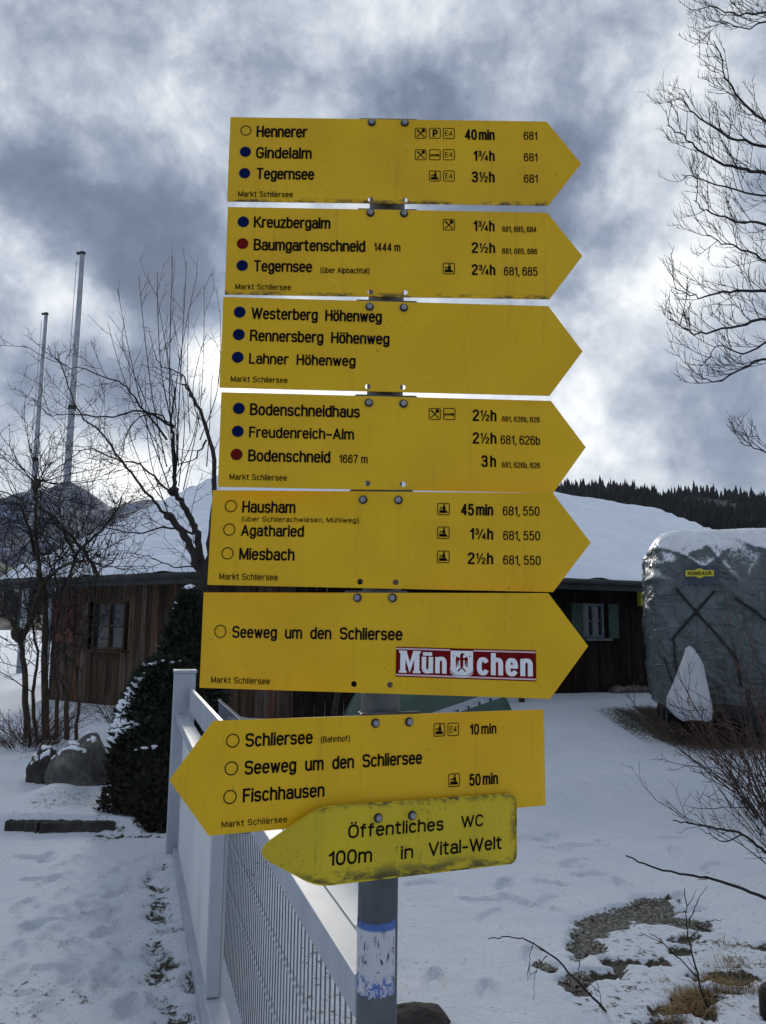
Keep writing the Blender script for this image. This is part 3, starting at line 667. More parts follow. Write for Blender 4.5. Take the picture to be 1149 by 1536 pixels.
# crest
mb = MB(); shp = [(-.0165, .0185), (.0165, .0185), (.0165, -.007)] + [(.0165*math.cos(R(a)), -.007-.0095*math.sin(R(a))) for a in range(20, 180, 20)] + [(-.0165, -.007)]
mb.add([(-.0042+x, -.00155, z) for x, z in shp], [tuple(range(len(shp)))]); sh = mb.build('shield', 'stwhite', sk, world=False)
mb = MB(); e = []
def poly(pts, y=-.0017): mb.add([(-.0042+a*.001, y, b*.001) for a, b in pts], [tuple(range(len(pts)))])
poly([(-3, 9), (-2.2, 13), (0, 15.5), (3, 14.6), (4.6, 12), (2.2, 12.6), (1.6, 9)]); poly([(-2.4, 9), (2.4, 9), (2.2, -3), (0, -9), (-2.2, -3)], -.00171)
for s_ in (-1, 1):
    poly([(s_*2.2, 7.5), (s_*8, 10.5), (s_*9, 7), (s_*8.6, -5), (s_*7.0, -5), (s_*6.8, 5), (s_*5.8, -3), (s_*4.6, -3), (s_*4.4, 5), (s_*2.4, 5)], -.00172)
    poly([(s_*1, -5), (s_*5, -9), (s_*7, -12), (s_*4, -11), (s_*1.4, -8)], -.00173)
    poly([(s_*10.5, 11), (s_*13, 12), (s_*12.4, 9)], -.00173)
mb.build('eagle', 'stred', sh, world=False)
mb = MB()
for q in range(3):
    rr = 19+q*1.6; ribbon(mb, [(-.0042+rr*.001*math.cos(R(a)), .0015+rr*.001*math.sin(R(a))*.98) for a in range(205 + q*8, 336 - q*8, 8)], .00042, lambda a, b, q=q: (a, -.00176-q*1e-5, b))
mb.build('garland', 'stwhite', sk, world=False)

# the post
px0 = np.array((-.0005+.0032*(0-1.6), 1.2669, -.4)); 
def axis(z): return np.array((-.0005+.00316*(z-1.6), 1.2669, z))
post = thing('sign_post', 'grey galvanised steel pipe carrying all the yellow signs', 'post', tuple(axis(0)))
zs = [-.4, 0.0, .6, 1.2, 1.8, 2.444]
mb = MB(); mb.tube([axis(z) for z in zs], .0300, 40); mb.build('pipe', 'steel', post, smooth=False).data.polygons.foreach_set('use_smooth', [len(p.vertices) == 4 for p in bpy.data.objects['pipe'].data.polygons])
mb = MB(); mb.lathe([(.0315, -.012), (.0318, .004), (.029, .008), (.018, .011), (.004, .0125)], 32, tuple(axis(2.436))); mb.build('cap', 'black', post, smooth=True)
def sticker_mat():
    m, t, b = new_mat('torn_paper_sticker')
    co = t.n('ShaderNodeTexCoord').outputs['Object']; s_ = t.n('ShaderNodeSeparateXYZ', i0=co).outputs
    n1 = t.noise(co, 90.0, 6, .7, 1.0).outputs['Fac']
    band = t.m('MAXIMUM', t.ss(s_[2], .036, .040), t.m('MULTIPLY', t.ss(s_[2], -.020, -.030), t.ss(n1, .46, .54)))
    c = t.mix(band, (.50, .52, .58), (.06, .13, .40))
    strk = t.noise(t.v('MULTIPLY', co, (150, 150, 45)), 1.0, 4, .7, .8).outputs['Fac']
    c = t.mix(t.m('MULTIPLY', t.ss(strk, .55, .58), t.ss(t.noise(co, 30.0, 3).outputs['Fac'], .40, .55)), c, (.02, .025, .05))
    c = t.mix(t.m('MULTIPLY', t.ss(t.noise(t.v('ADD', co, (4, 1, 2)), 40.0, 4).outputs['Fac'], .62, .70), .6), c, (.45, .20, .20))
    L(m, c, b.inputs['Base Color']); b.inputs['Roughness'].default_value = .6
    return m
MAT['torn'] = sticker_mat()
zc = 1.6 + float((at(568, 1440, 1.2375)-EYE)[2])
pst = thing('sticker', 'torn blue and white sticker wrapped round the grey post below the signs', 'sticker', tuple(axis(zc)))
mb = MB(); rnd = random.Random(3); n = 40; vs = []
for j in range(n+1):
    a = R(-172+ 150*j/n - 8 + 0)
    up = .0515 - .004*math.sin(j/n*3.14) + rnd.uniform(-.0012, .0012); lo = -.0525 + .006*abs(j/n-.45) + rnd.uniform(-.0022, .0022)
    for z in (lo, up): vs.append((.0304*math.cos(a), .0304*math.sin(a), z))
mb.add(vs, [(2*j, 2*j+2, 2*j+3, 2*j+1) for j in range(n)]); mb.build('paper', 'torn', pst, smooth=True, world=False)

# ------------------------------------------------------------------ ground: one sheet out to the hills
FP0 = np.array((-1.437, 5.94)); FD = np.array((.2937, -.9559)); FN = np.array((.9559, .2937))   # fence: far post, run, side away from the camera
random.seed(11); nrs = np.random.RandomState(5)
def smooth(a, b, x):
    t = np.clip((x-a)/(b-a), 0, 1); return t*t*(3-2*t)
def vnoise(x, y, sc, seed):
    """value noise on arrays"""
    x = x*sc+seed*17.3; y = y*sc+seed*9.1
    xi = np.floor(x).astype(np.int64); yi = np.floor(y).astype(np.int64); fx = x-xi; fy = y-yi
    fx = fx*fx*(3-2*fx); fy = fy*fy*(3-2*fy)
    def h(i, j):
        k = (i*374761393 + j*668265263 + seed*1442695) & 0x7fffffff
        k = ((k ^ (k >> 13))*1274126177) & 0x7fffffff
        return ((k ^ (k >> 16)) & 0xffff)/65535.0
    return (h(xi, yi)*(1-fx)+h(xi+1, yi)*fx)*(1-fy)+(h(xi, yi+1)*(1-fx)+h(xi+1, yi+1)*fx)*fy
def fnoise(x, y, sc, seed, o=4):
    v = 0; a = .5
    for k in range(o): v = v+a*vnoise(x, y, sc*2**k, seed+k); a *= .5
    return v
MOUND = gr(82, 1205, .12)
FAMP = [tuple(gr(px_, py_, 0)[:2]) for px_, py_ in []]
def terrain(x, y):
    x = np.asarray(x, float); y = np.asarray(y, float)
    z = .40*smooth(8.5, 16.5, y)*smooth(-1.5, 3.0, x)
    z = z + .11*smooth(6.42, 6.50, y)*(1-smooth(-1.95, -1.80, x))*(1-smooth(11, 15, y))
    d = np.hypot((x-MOUND[0])/.34, (y-MOUND[1])/.42); z = z+.13*np.exp(-d*d*1.6)
    z = z + .05*(fnoise(x, y, .35, 3, 3)-.45)*smooth(2, 5, y)*(1-smooth(40, 60, y))
    return z
def patch(x, y, px, py, rx, ry, rot=0.0):
    c = gr(px, py); c1 = gr(px+10, py+rot*10); u = (c1-c)[:2]; u = u/np.linalg.norm(u); w = np.array((-u[1], u[0]))
    a = ((x-c[0])*u[0]+(y-c[1])*u[1])/rx; b = ((x-c[0])*w[0]+(y-c[1])*w[1])/ry
    return np.exp(-(a*a+b*b)**1.3)
steps = []
def footsteps(pts, n, jit):
    for (x0, y0), (x1, y1) in zip(pts, pts[1:]):
        for k in range(n):
            t = k/n; p = gr(x0+(x1-x0)*t, y0+(y1-y0)*t); q = gr(x1, y1)
            d = q[:2]-p[:2]; a = math.atan2(d[1], d[0]) + random.uniform(-.35, .35)
            o = (.11 if k % 2 else -.11)
            steps.append((p[0]-math.sin(a)*o+random.uniform(-jit, jit), p[1]+math.cos(a)*o+random.uniform(-jit, jit), a))
footsteps([(40, 1500), (110, 1400), (180, 1330), (230, 1290)], 4, .12)
footsteps([(10, 1420), (60, 1340), (120, 1290)], 4, .12)
footsteps([(160, 1536), (140, 1430), (120, 1360)], 4, .12)
footsteps([(250, 1500), (190, 1420), (60, 1380)], 3, .15)
footsteps([(700, 1500), (800, 1290), (840, 1180), (890, 1120), (920, 1060)], 6, .15)
footsteps([(880, 1330), (900, 1180), (960, 1130)], 5, .15)
for _ in range(26):
    p = gr(random.uniform(0, 270), random.uniform(1290, 1530)); steps.append((p[0], p[1], random.uniform(0, 6.3)))
for _ in range(30):
    p = gr(random.uniform(620, 1100), random.uniform(1110, 1380)); steps.append((p[0], p[1], random.uniform(0, 6.3)))
def axis_coords(a, b, st, far0, far1):
    core = list(np.arange(a, b+st/2, st)); lo = []; hi = []; s_ = st; v = a
    while v > far0: s_ *= 1.22; v -= s_; lo.append(v)
    s_ = st; v = b
    while v < far1: s_ *= 1.22; v += s_; hi.append(v)
    return np.array(lo[::-1]+core+hi)
gx = axis_coords(-3.4, 4.2, .022, -5000, 5000)
ys = [-3.0]
gy = np.concatenate([axis_coords(2.9, 6.6, .022, -60, 6.6), axis_coords(6.6, 6.6, .03, 6.5, 5500)[1:]])
gy = np.unique(np.round(gy, 5))
GX, GY = np.meshgrid(gx, gy)
GZ = terrain(GX, GY)
bare = np.zeros_like(GX)
for a in [(905, 1395, .26, .24, -.6), (945, 1380, .40, .26, -.4), (985, 1362, .26, .20, -.3), (880, 1425, .20, .16, -.8), (1030, 1390, .24, .13, .15), (860, 1475, .13, .10, -.8),
          (868, 1440, .12, .08, -.6), (820, 1455, .10, .08, .9), (865, 1490, .09, .07, .5), (1050, 1500, .20, .10, -.2), (1100, 1450, .16, .06, -.3), (1010, 1520, .12, .08, 0), (1120, 1490, .2, .06, 0), (1000, 1545, .2, .08, 0),
          (1090, 1420, .2, .05, .1), (1000, 1350, .1, .04, 0), (1140, 1425, .18, .06, 0)]:
    bare = np.maximum(bare, .74*patch(GX, GY, *a))
bare = bare*(.62+1.5*(fnoise(GX, GY, 5.5, 21, 4)-.30))
lowr = smooth(.55, 1.0, np.exp(-(((GX-1.45)/.75)**4+((GY-4.1)/.85)**4))*1.02)
bare = np.maximum(bare, lowr*.80*smooth(.50, .66, fnoise(GX, GY, 7.0, 111, 4)))
# strip along the foot of the gate, scraped soil under the trailer, edges of the raised bed, foot of the barn
sd = (GX-FP0[0])*FN[0]+(GY-FP0[1])*FN[1]; al = (GX-FP0[0])*FD[0]+(GY-FP0[1])*FD[1]
strip = np.exp(-((sd+.16)/.16)**2)*smooth(-.3, .4, al)
bare = np.maximum(bare, strip*(.10+.72*(fnoise(GX, GY, 9.0, 31, 4))))
TC = np.array((4.75, 12.6))
tr = np.exp(-(np.abs((GX-4.62)/1.15)**4+np.abs((GY-12.35)/2.1)**4)); bare = np.maximum(bare, tr*(.50+.75*fnoise(GX, GY, 3.0, 91, 4)))
bare = np.maximum(bare, patch(GX, GY, 1010, 1105, .5, .7)*.62)
bw = np.exp(-((GY-6.36)/.11)**2)*(1-smooth(-1.5, -1.3, GX))*smooth(-2.6, -2.2, GX)
bare = np.maximum(bare, bw*(.25+.55*fnoise(GX, GY, 10, 41, 3)))
bare = np.maximum(bare, np.exp(-(((GX+1.5)/.75)**4+((GY-7.3)/.9)**4))*.95)
bare = np.maximum(bare, .55*np.exp(-(((GX+4.2)/1.3)**2+((GY-9.6)/.8)**2))*fnoise(GX, GY, 6, 51, 3)*1.9)
bare = np.maximum(bare, .42*smooth(.52, .68, fnoise(GX, GY, 1.6, 61, 5))*(1-smooth(9, 20, GY)))
GZ = GZ + .028*(1-smooth(.3, .6, bare))*smooth(1, 3, GY)*(1-smooth(30, 60, GY))
near = (GY > 2.5) & (GY < 14)
GZ = GZ + np.where(near, .018*(fnoise(GX, GY, 6.0, 71, 4)-.47)+.014*(fnoise(GX, GY, 18.0, 81, 2)-.37), 0)
for sx, sy, a in steps:
    m = (np.abs(GX-sx) < .3) & (np.abs(GY-sy) < .3)
    u = ((GX[m]-sx)*math.cos(a)+(GY[m]-sy)*math.sin(a))/.14; w = (-(GX[m]-sx)*math.sin(a)+(GY[m]-sy)*math.cos(a))/.05
    r_ = np.sqrt(u*u+w*w*(1+.25*u)); dep = random.uniform(.5, 1.0)
    GZ[m] += dep*(-.022*(1-smooth(.82, 1.04, r_)) + .008*np.exp(-((r_-1.15)/.12)**2))
    bare[m] = np.maximum(bare[m], .30*dep*(1-smooth(.5, 1.0, r_)))
far = np.hypot(GX, GY); GZ = GZ - .0*far
ny, nx = GX.shape
V = np.stack([GX, GY, GZ], -1).reshape(-1, 3)
idx = np.arange(ny*nx).reshape(ny, nx)
Fq = np.stack([idx[:-1, :-1], idx[:-1, 1:], idx[1:, 1:], idx[1:, :-1]], -1).reshape(-1, 4)
me = bpy.data.meshes.new('ground'); me.vertices.add(len(V)); me.vertices.foreach_set('co', V.astype(np.float32).ravel())
me.loops.add(Fq.size); me.loops.foreach_set('vertex_index', Fq.astype(np.int32).ravel())
me.polygons.add(len(Fq)); me.polygons.foreach_set('loop_start', np.arange(0, Fq.size, 4, dtype=np.int32)); me.polygons.foreach_set('loop_total', np.full(len(Fq), 4, np.int32))
me.polygons.foreach_set('use_smooth', np.ones(len(Fq), bool)); me.update(calc_edges=True)
at_ = me.attributes.new('bare', 'FLOAT', 'POINT'); at_.data.foreach_set('value', bare.astype(np.float32).ravel())
me.materials.append(MAT['ground']); ground = bpy.data.objects.new('ground', me); COL.objects.link(ground); kind(ground, 'structure')
def gz(x, y): return float(terrain(x, y))+.02

# ------------------------------------------------------------------ gate with its post, and the mesh fence behind it
def fpt(al_, off, z): p = FP0+FD*al_+FN*off; return np.array((p[0], p[1], z))
AXF = ((FD[0], FD[1], 0), (FN[0], FN[1], 0), (0, 0, 1))
gate = thing('sliding_gate', 'pale grey metal gate with a white panel and a mesh leaf behind the sign post', 'gate', tuple(fpt(2.6, 0, 0)))
mb = MB(); mb.box(fpt(0, .0, .61), .075, .075, .66, AXF); far_post = mb.build('post', 'fence', gate, bevel=.006)
mb = MB(); mb.box(fpt(0, 0, 1.281), .082, .082, .011, AXF); mb.build('post_cap', 'fence', far_post, bevel=.004)
mb = MB(); mb.box(fpt(2.85, -.022, .655), .024, .024, .415, AXF); mb.build('post', 'fence', gate, bevel=.004)
mb = MB(); mb.box(fpt(1.44, .012, .50), 1.335, .012, .43, AXF); mb.build('panel', 'panel', gate)
mb = MB(); mb.box(fpt(2.80, .0, .53), .012, .010, .40, AXF); mb.build('dark_gap_strip', 'black', gate)  # black strip added to paint the dark gap between panel and post
mb = MB(); mb.box(fpt(1.46, .045, 1.09), 1.37, .012, .075, AXF); mb.build('top_rail', 'fence', gate, bevel=.003)
mb = MB(); mb.box(fpt(1.46, -.012, .955), 1.37, .040, .028, AXF); mb.build('rail', 'fence', gate, bevel=.003)
mb = MB(); mb.box(fpt(1.46, .0, .045), 1.37, .035, .03, AXF); mb.build('rail', 'fence', gate, bevel=.003)
mb = MB(); mb.box(fpt(3.80, .022, 1.020), .98, .027, .032, AXF); mb.build('rail', 'fence', gate, bevel=.003)
mb = MB(); mb.box(fpt(3.68, .088, 1.045), .89, .036, .006, AXF); mb.build('ledge', 'panel', gate, bevel=.002)
mb = MB(); mb.box(fpt(3.80, -.012, .165), .98, .035, .070, AXF); mb.build('rail', 'fence', gate, bevel=.003)
mb = MB(); a_ = 1.22
while a_ < 4.50:
    mb.tube([fpt(a_, .130, .0), fpt(a_, .130, 1.185)], .0023, 6); a_ += .05
mb.build('mesh_rods', 'rod', gate)
mb = MB()
for z in (.36, .58, .80, 1.175):
    for o_ in (-.0055, .0055): mb.tube([fpt(1.2, .130+o_, z), fpt(4.50, .130+o_, z)], .0024, 6)
mb.build('mesh_wires', 'fence', gate)

# ------------------------------------------------------------------ barn: two wings meeting at a blunt corner, snow on a low roof
EZ, RZ = 2.58, 5.80
bL, bC = np.array((-8.39, 17.5)), np.array((-1.58, 13.0)); bE0 = np.array((4.15, 15.25)); bE = np.array((10.6, 17.7))
rL = np.array((-4.47, 21.8)); rA = np.array((-.5, 20.3)); rR = np.array((9.81, 27.9)); rM = np.array((5.43, 24.9))
barn = thing('barn', 'low dark timber barn with a broad snow covered roof and small windows', 'barn', (float(bC[0]), float(bC[1]+1), 0))
def p3(p, z): return np.array((p[0], p[1], z))
def roof_face(e0, e1, r0, r1, nu, nv, name):
    mb = MB(); vs = []
    for j in range(nv+1):
        for i in range(nu+1):
            u, w = i/nu, j/nv
            p = (p3(e0, EZ)*(1-u)+p3(e1, EZ)*u)*(1-w)+(p3(r0, RZ)*(1-u)+p3(r1, RZ)*u)*w
            row = (w*12) % 1.0
            p[2] += .02 + .10*row + .05*noise.noise(Vector((p[0]*.6, p[1]*.6, 3))) + .03*noise.noise(Vector((p[0]*2.5, p[1]*2.5, 7)))
            if j == 0: p[2] -= .02+.03*noise.noise(Vector((p[0]*3, p[1]*3, 1)))
            vs.append(p)
    n = nu+1
    mb.add(vs, [(j*n+i, j*n+i+1, (j+1)*n+i+1, (j+1)*n+i) for j in range(nv) for i in range(nu)])
    return mb
mb = roof_face(bL, bC, rL, rA, 60, 102, 'x'); m2 = roof_face(bC, bE, rA, rR, 80, 102, 'x'); mb.add(m2.V, m2.F)
mb.build('snow', 'roofsnow', barn, smooth=True)
bBL = np.array((-1.2, 26.5)); bBR = np.array((7.0, 36.0)); bBA = np.array((1.6, 27.5))
mb = MB()   # roof boards under the snow, and the rear slopes
def boards(e0, e1, r0, r1, up, n=12):
    vs = []
    for j in range(n+1):
        for i in range(n+1):
            u, w = i/n, j/n
            p = (p3(e0, EZ)*(1-u)+p3(e1, EZ)*u)*(1-w)+(p3(r0, RZ)*(1-u)+p3(r1, RZ)*u)*w; p[2] += up; vs.append(p)
    mb.add(vs, [(j*(n+1)+i, j*(n+1)+i+1, (j+1)*(n+1)+i+1, (j+1)*(n+1)+i) for j in range(n) for i in range(n)])
for up in (-.03, -.12):
    boards(bL, bC, rL, rA, up); boards(bC, bE, rA, rR, up); boards(bBA, bBL, rA, rL, up); boards(bBR, bBA, rR, rA, up)
for a, b in ((bL, rL), (rR, bE)):   # verge boards closing the two ends
    mb.add([p3(a, (EZ if a is bL else RZ)-.03), p3(b, (RZ if a is bL else EZ)-.03), p3(b, (RZ if a is bL else EZ)-.16), p3(a, (EZ if a is bL else RZ)-.16)], [(0, 1, 2, 3)])
mb.build('roof', 'fascia', barn)
mb = MB()
for a, b in ((bL, bC), (bC, bE)):
    mb.bar(p3(a, EZ-.11), p3(b, EZ-.11), .06, .20)
mb.build('fascia_board', 'fascia', barn)
mb = MB(); gcurve = [p3(bL, EZ-.06), p3(bC, EZ-.06), p3(bE, EZ-.06)]
off = [np.array((-.035, -.05, 0)), np.array((0, -.06, 0)), np.array((.02, -.06, 0))]
mb.tube([a+o for a, o in zip(gcurve, off)], .055, 8); mb.build('gutter', 'fascia', barn, smooth=True)
def inset(a, b, d):   # offset a wall line back from its eave
    t = (b-a)/np.linalg.norm(b-a); n_ = np.array((-t[1], t[0])); return a+n_*d, b+n_*d, t, n_
def line_x(p, t, q, s_):
    A = np.array([[t[0], -s_[0]], [t[1], -s_[1]]]); k = np.linalg.solve(A, q-p); return p+t*k[0]
a0, a1, tl, nl = inset(bL, bC, .75); c0, c1, tr_, nr = inset(bC, bE, .75)
wC = line_x(a0, tl, c0, tr_); wL = a0+tl*1.0; wE = c1-tr_*.8
def board_wall(p, q, z0, z1, n_, mat, seed, holes=(), bw=.17):
    """vertical boards; holes = (s0, s1, z0, z1) along the wall"""
    rnd = random.Random(seed); t = (q-p); ln = np.linalg.norm(t); t = t/ln; mb = MB(); s_ = 0.0
    rot = Matrix(((t[0], -t[1], 0), (t[1], t[0], 0), (0, 0, 1)))
    while s_ < ln:
        w = bw*rnd.uniform(.75, 1.25); e = min(ln, s_+w); d = rnd.uniform(-.012, .012); sp = [(z0, z1)]
        for h0, h1, ha, hb in holes:
            if e > h0 and s_ < h1: sp = [(z0, ha), (hb, z1)]
        for za, zb in sp:
            mb.box(((s_+e)/2-.004, d, (za+zb)/2), max(.01, (e-s_)/2-.006), .016, (zb-za)/2)
        s_ = e
    mb.box((ln/2, .06, (z0+z1)/2), ln/2, .02, (z1-z0)/2) if not holes else None
    o = mb.build('wall', mat, None); o.matrix_basis = Matrix.Translation((p[0]-barn.location.x, p[1]-barn.location.y, 0)) @ rot.to_4x4(); o.parent = barn
    return o, t, ln
def wall_s(p, t, px, py):   # where a sight line meets the wall: distance along it and height
    d = ray(px, py); n_ = np.array((-t[1], t[0])); k = ((p-EYE[:2])@n_)/(d[:2]@n_); P = EYE+d*k; return float((P[:2]-p)@t), float(P[2])
sA, zA = wall_s(wL, tl, 143, 903); sB, zB = wall_s(wL, tl, 187, 975)
holeL = (sA, sB, zB, zA)
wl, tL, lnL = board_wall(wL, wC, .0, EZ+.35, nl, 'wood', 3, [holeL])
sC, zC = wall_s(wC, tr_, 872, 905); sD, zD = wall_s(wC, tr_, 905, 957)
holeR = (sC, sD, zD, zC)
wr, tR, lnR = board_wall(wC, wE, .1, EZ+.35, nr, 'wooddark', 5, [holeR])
def window(wall, hole, shutters, sill_w, framemat):
    s0, s1, z0, z1 = hole; fr = MB(); c = (s0+s1)/2; w = .05
    for s_ in (s0+w/2, s1-w/2, c): fr.box((s_, .0, (z0+z1)/2), w/2, .035, (z1-z0)/2)
    for z in (z0+w/2, z1-w/2): fr.box((c, .001, z), (s1-s0)/2-w-.001, .034, w/2)
    zm = (z0+z1)/2
    for a, b in ((s0+w, c-w/2), (c+w/2, s1-w)): fr.box(((a+b)/2, .002, zm), (b-a)/2-.001, .02, .015)
    f = fr.build('window', framemat, wall, world=False)
    g = MB(); g.box((c, .03, zm), (s1-s0)/2, .004, (z1-z0)/2); g.build('pane', 'glass', f, world=False)
    sl = MB(); sl.box((c+.02, -.09, z0-.03), (s1-s0)/2+sill_w, .11, .022); sl.build('sill', 'wood' if sill_w > .1 else 'white', f, world=False)
    if shutters:
        sw = (s1-s0)*.48
        for cx_ in (s0-sw/2-.03, s1+sw/2+.10):
            sh = MB(); sh.box((cx_, -.04, zm), sw/2, .018, (z1-z0)/2)
            for z in (z0+.12, z1-.12): sh.box((cx_, -.066, z), sw/2-.02, .008, .035)
            sh.build('shutter', 'green', f, world=False)
    return f
window(wl, holeL, False, .14, 'wood'); window(wr, holeR, True, .06, 'white')
# red boarded bay at the left end and plain hidden walls
s0, z0 = wall_s(wL, tl, 66, 962); s1, z1 = wall_s(wL, tl, 115, 898)
mb = MB(); k = 0; s_ = s0
while s_ < s1: mb.box((s_+.11, -.055, (z0+z1)/2+.02*math.sin(k*3)), .105, .02, (z1-z0)/2); s_ += .22; k += 1
mb.build('red_hatch', 'woodred', wl, world=False)
s2, z2 = wall_s(wL, tl, 80, 960); mb = MB(); mb.tube([(s2, -.12, .02), (s2, -.12, EZ-.1)], .05, 10); mb.build('downpipe', 'fence', wl, smooth=True, world=False)
s3, z3 = wall_s(wC, tr_, 957, 905); mb = MB(); mb.box((s3, -.10, z3+.1), .05, .06, .16); mb.build('wall_lamp', 'yellow', wr, world=False)
mb = MB(); w1, w2 = wL+nl*7.5, wE+nr*9.5
mb.bar(p3(wL, 1.3), p3(w1, 1.3), .1, 2.8); mb.bar(p3(wE, 1.4), p3(w2, 1.4), .1, 2.8); mb.bar(p3(w1, 1.3), p3(w2, 1.3), .1, 2.8)
mb.build('rear_wall', 'wooddark', barn)
mb = MB()
mb.add([p3(wL, 2.6), p3(w1, 2.6), p3(rL+tl*.9, RZ-.12)], [(0, 1, 2)]); mb.build('gable', 'wooddark', barn); mb = MB(); mb.add([p3(wE, 2.7), p3(w2, 2.7), p3(rR-tr_*.5, RZ-.12)], [(2, 1, 0)])
mb.build('gable', 'wooddark', barn)
STONES = ['rounded grey stone at the foot of the barn wall, nearest the trailer cover', 'flat grey stone second from the trailer at the barn foot', 'small pale stone third from the trailer at the barn foot', 'low brown stone farthest from the trailer at the barn foot']
for k, (px_, hw_) in enumerate(((958, .22), (943, .2), (932, .14), (918, .16))):
    q = wC+tr_*wall_s(wC, tr_, px_, 1020)[0]-nr*.16; st_ = MB(); st_.blob((q[0], q[1], gz(*q)+.04), (hw_, .13, .08+.02*(k % 2)), 3, .35, 2, k)
    o_ = st_.build('stone', 'rock', None, smooth=True); tag(o_, STONES[k], 'stone', 'stones along the foot of the barn')

# ------------------------------------------------------------------ flagpoles, tarpaulin heap and bits behind the signs
def flagpole(px_, py_, Y, rad, label, bandpy):
    top = at(px_, py_, Y); b = np.array((top[0], top[1], 0)); f = thing('flagpole', label, 'flagpole', tuple(b), 'white flagpoles behind the barn')
    mb = MB(); zt = top[2]; mb.tube([b+(0, 0, zt*t) for t in (0, .3, .6, 1)], [rad*1.25, rad*1.15, rad, rad*.72], 16); mb.build('shaft', 'pole', f, smooth=True)
    mb = MB(); mb.lathe([(rad*.75, -.04), (rad*.9, -.03), (rad*.9, .03), (rad*.4, .06)], 12, (top[0], top[1], zt)); mb.box((top[0]-rad*1.1, top[1], zt+.0), rad*.7, rad*.3, .035); mb.build('truck', 'black', f)
    mb = MB(); zb = at(px_, bandpy, Y)[2]; mb.lathe([(rad*1.2, -.06), (rad*1.2, .06)], 14, (b[0], b[1], zb)); mb.build('collar', 'black', f)
    mb = MB(); mb.tube([b+(-rad*1.6, -.02, zt*.98), b+(-rad*1.7, -.03, zt*.5), b+(-rad*1.9, -.02, 1.2)], .008, 4); mb.build('halyard', 'rod', f)
flagpole(124, 380, 23, .100, 'tall white flagpole nearer the barn, the higher of two', 612)
flagpole(69.5, 471, 27, .088, 'thinner white flagpole farther left, the lower of two', 690)

tp = thing('tarpaulin_heap', 'dark green tarpaulin stretched over a low heap beside the barn', 'tarpaulin', (.6, 10.8, 0))
mb = MB(); nu, nv = 40, 16; vs = []
for j in range(nv+1):
    for i in range(nu+1):
        u = i/nu*2-1; w = j/nv*2-1; x = .62+u*1.25; y = 10.9+w*.55; z = (1-abs(w)**1.6)*.95*(1-abs(u)**6)+.02+.05*noise.noise(Vector((x*3, y*3, 0)))
        vs.append((x, y, gz(x, y)-.02+z))
mb.add(vs, [(j*(nu+1)+i, j*(nu+1)+i+1, (j+1)*(nu+1)+i+1, (j+1)*(nu+1)+i) for j in range(nv) for i in range(nu)]); mb.build('sheet', 'tarp', tp, smooth=True)
lad = thing('metal_rail', 'dull metal rail leaning against the green tarpaulin heap', 'rail', tuple(at(690, 1062, 9.9)))
mb = MB(); mb.bar(at(600, 1092, 9.9), at(752, 1040, 10.1), .05, .09); mb.build('beam', 'alu', lad)
mb = MB(); q0, q1 = at(610, 1100, 9.84), at(760, 1047, 10.04)
for k in range(9): mb.box(q0+(q1-q0)*(k+.5)/9+(0, -.03, .05), .012, .01, .02)
mb.build('slots', 'black', lad)
for px_, py_, lab in ((783, 1068, 'short brown wooden post between the barn and the green tarpaulin'), (498, 1080, 'slanting brown wooden stake in the snow left of the green tarpaulin')):
    b = gr(px_, py_+8, .08); s_ = thing('wooden_stake', lab, 'stake', tuple(b))
    tilt = .16 if px_ < 600 else 0
    mb = MB(); mb.tube([b-(0, 0, .1), b+(tilt*.5, 0, .5), b+(tilt, 0, 1.1 if tilt else .62)], [.055, .05, .045], 9); mb.build('shaft', 'bark2', s_, smooth=True)
    mb = MB(); mb.blob(b+(tilt, 0, 1.12 if tilt else .64), (.06, .06, .03), 2, .2, 2, 4); mb.build('snow', 'snow', s_, smooth=True)

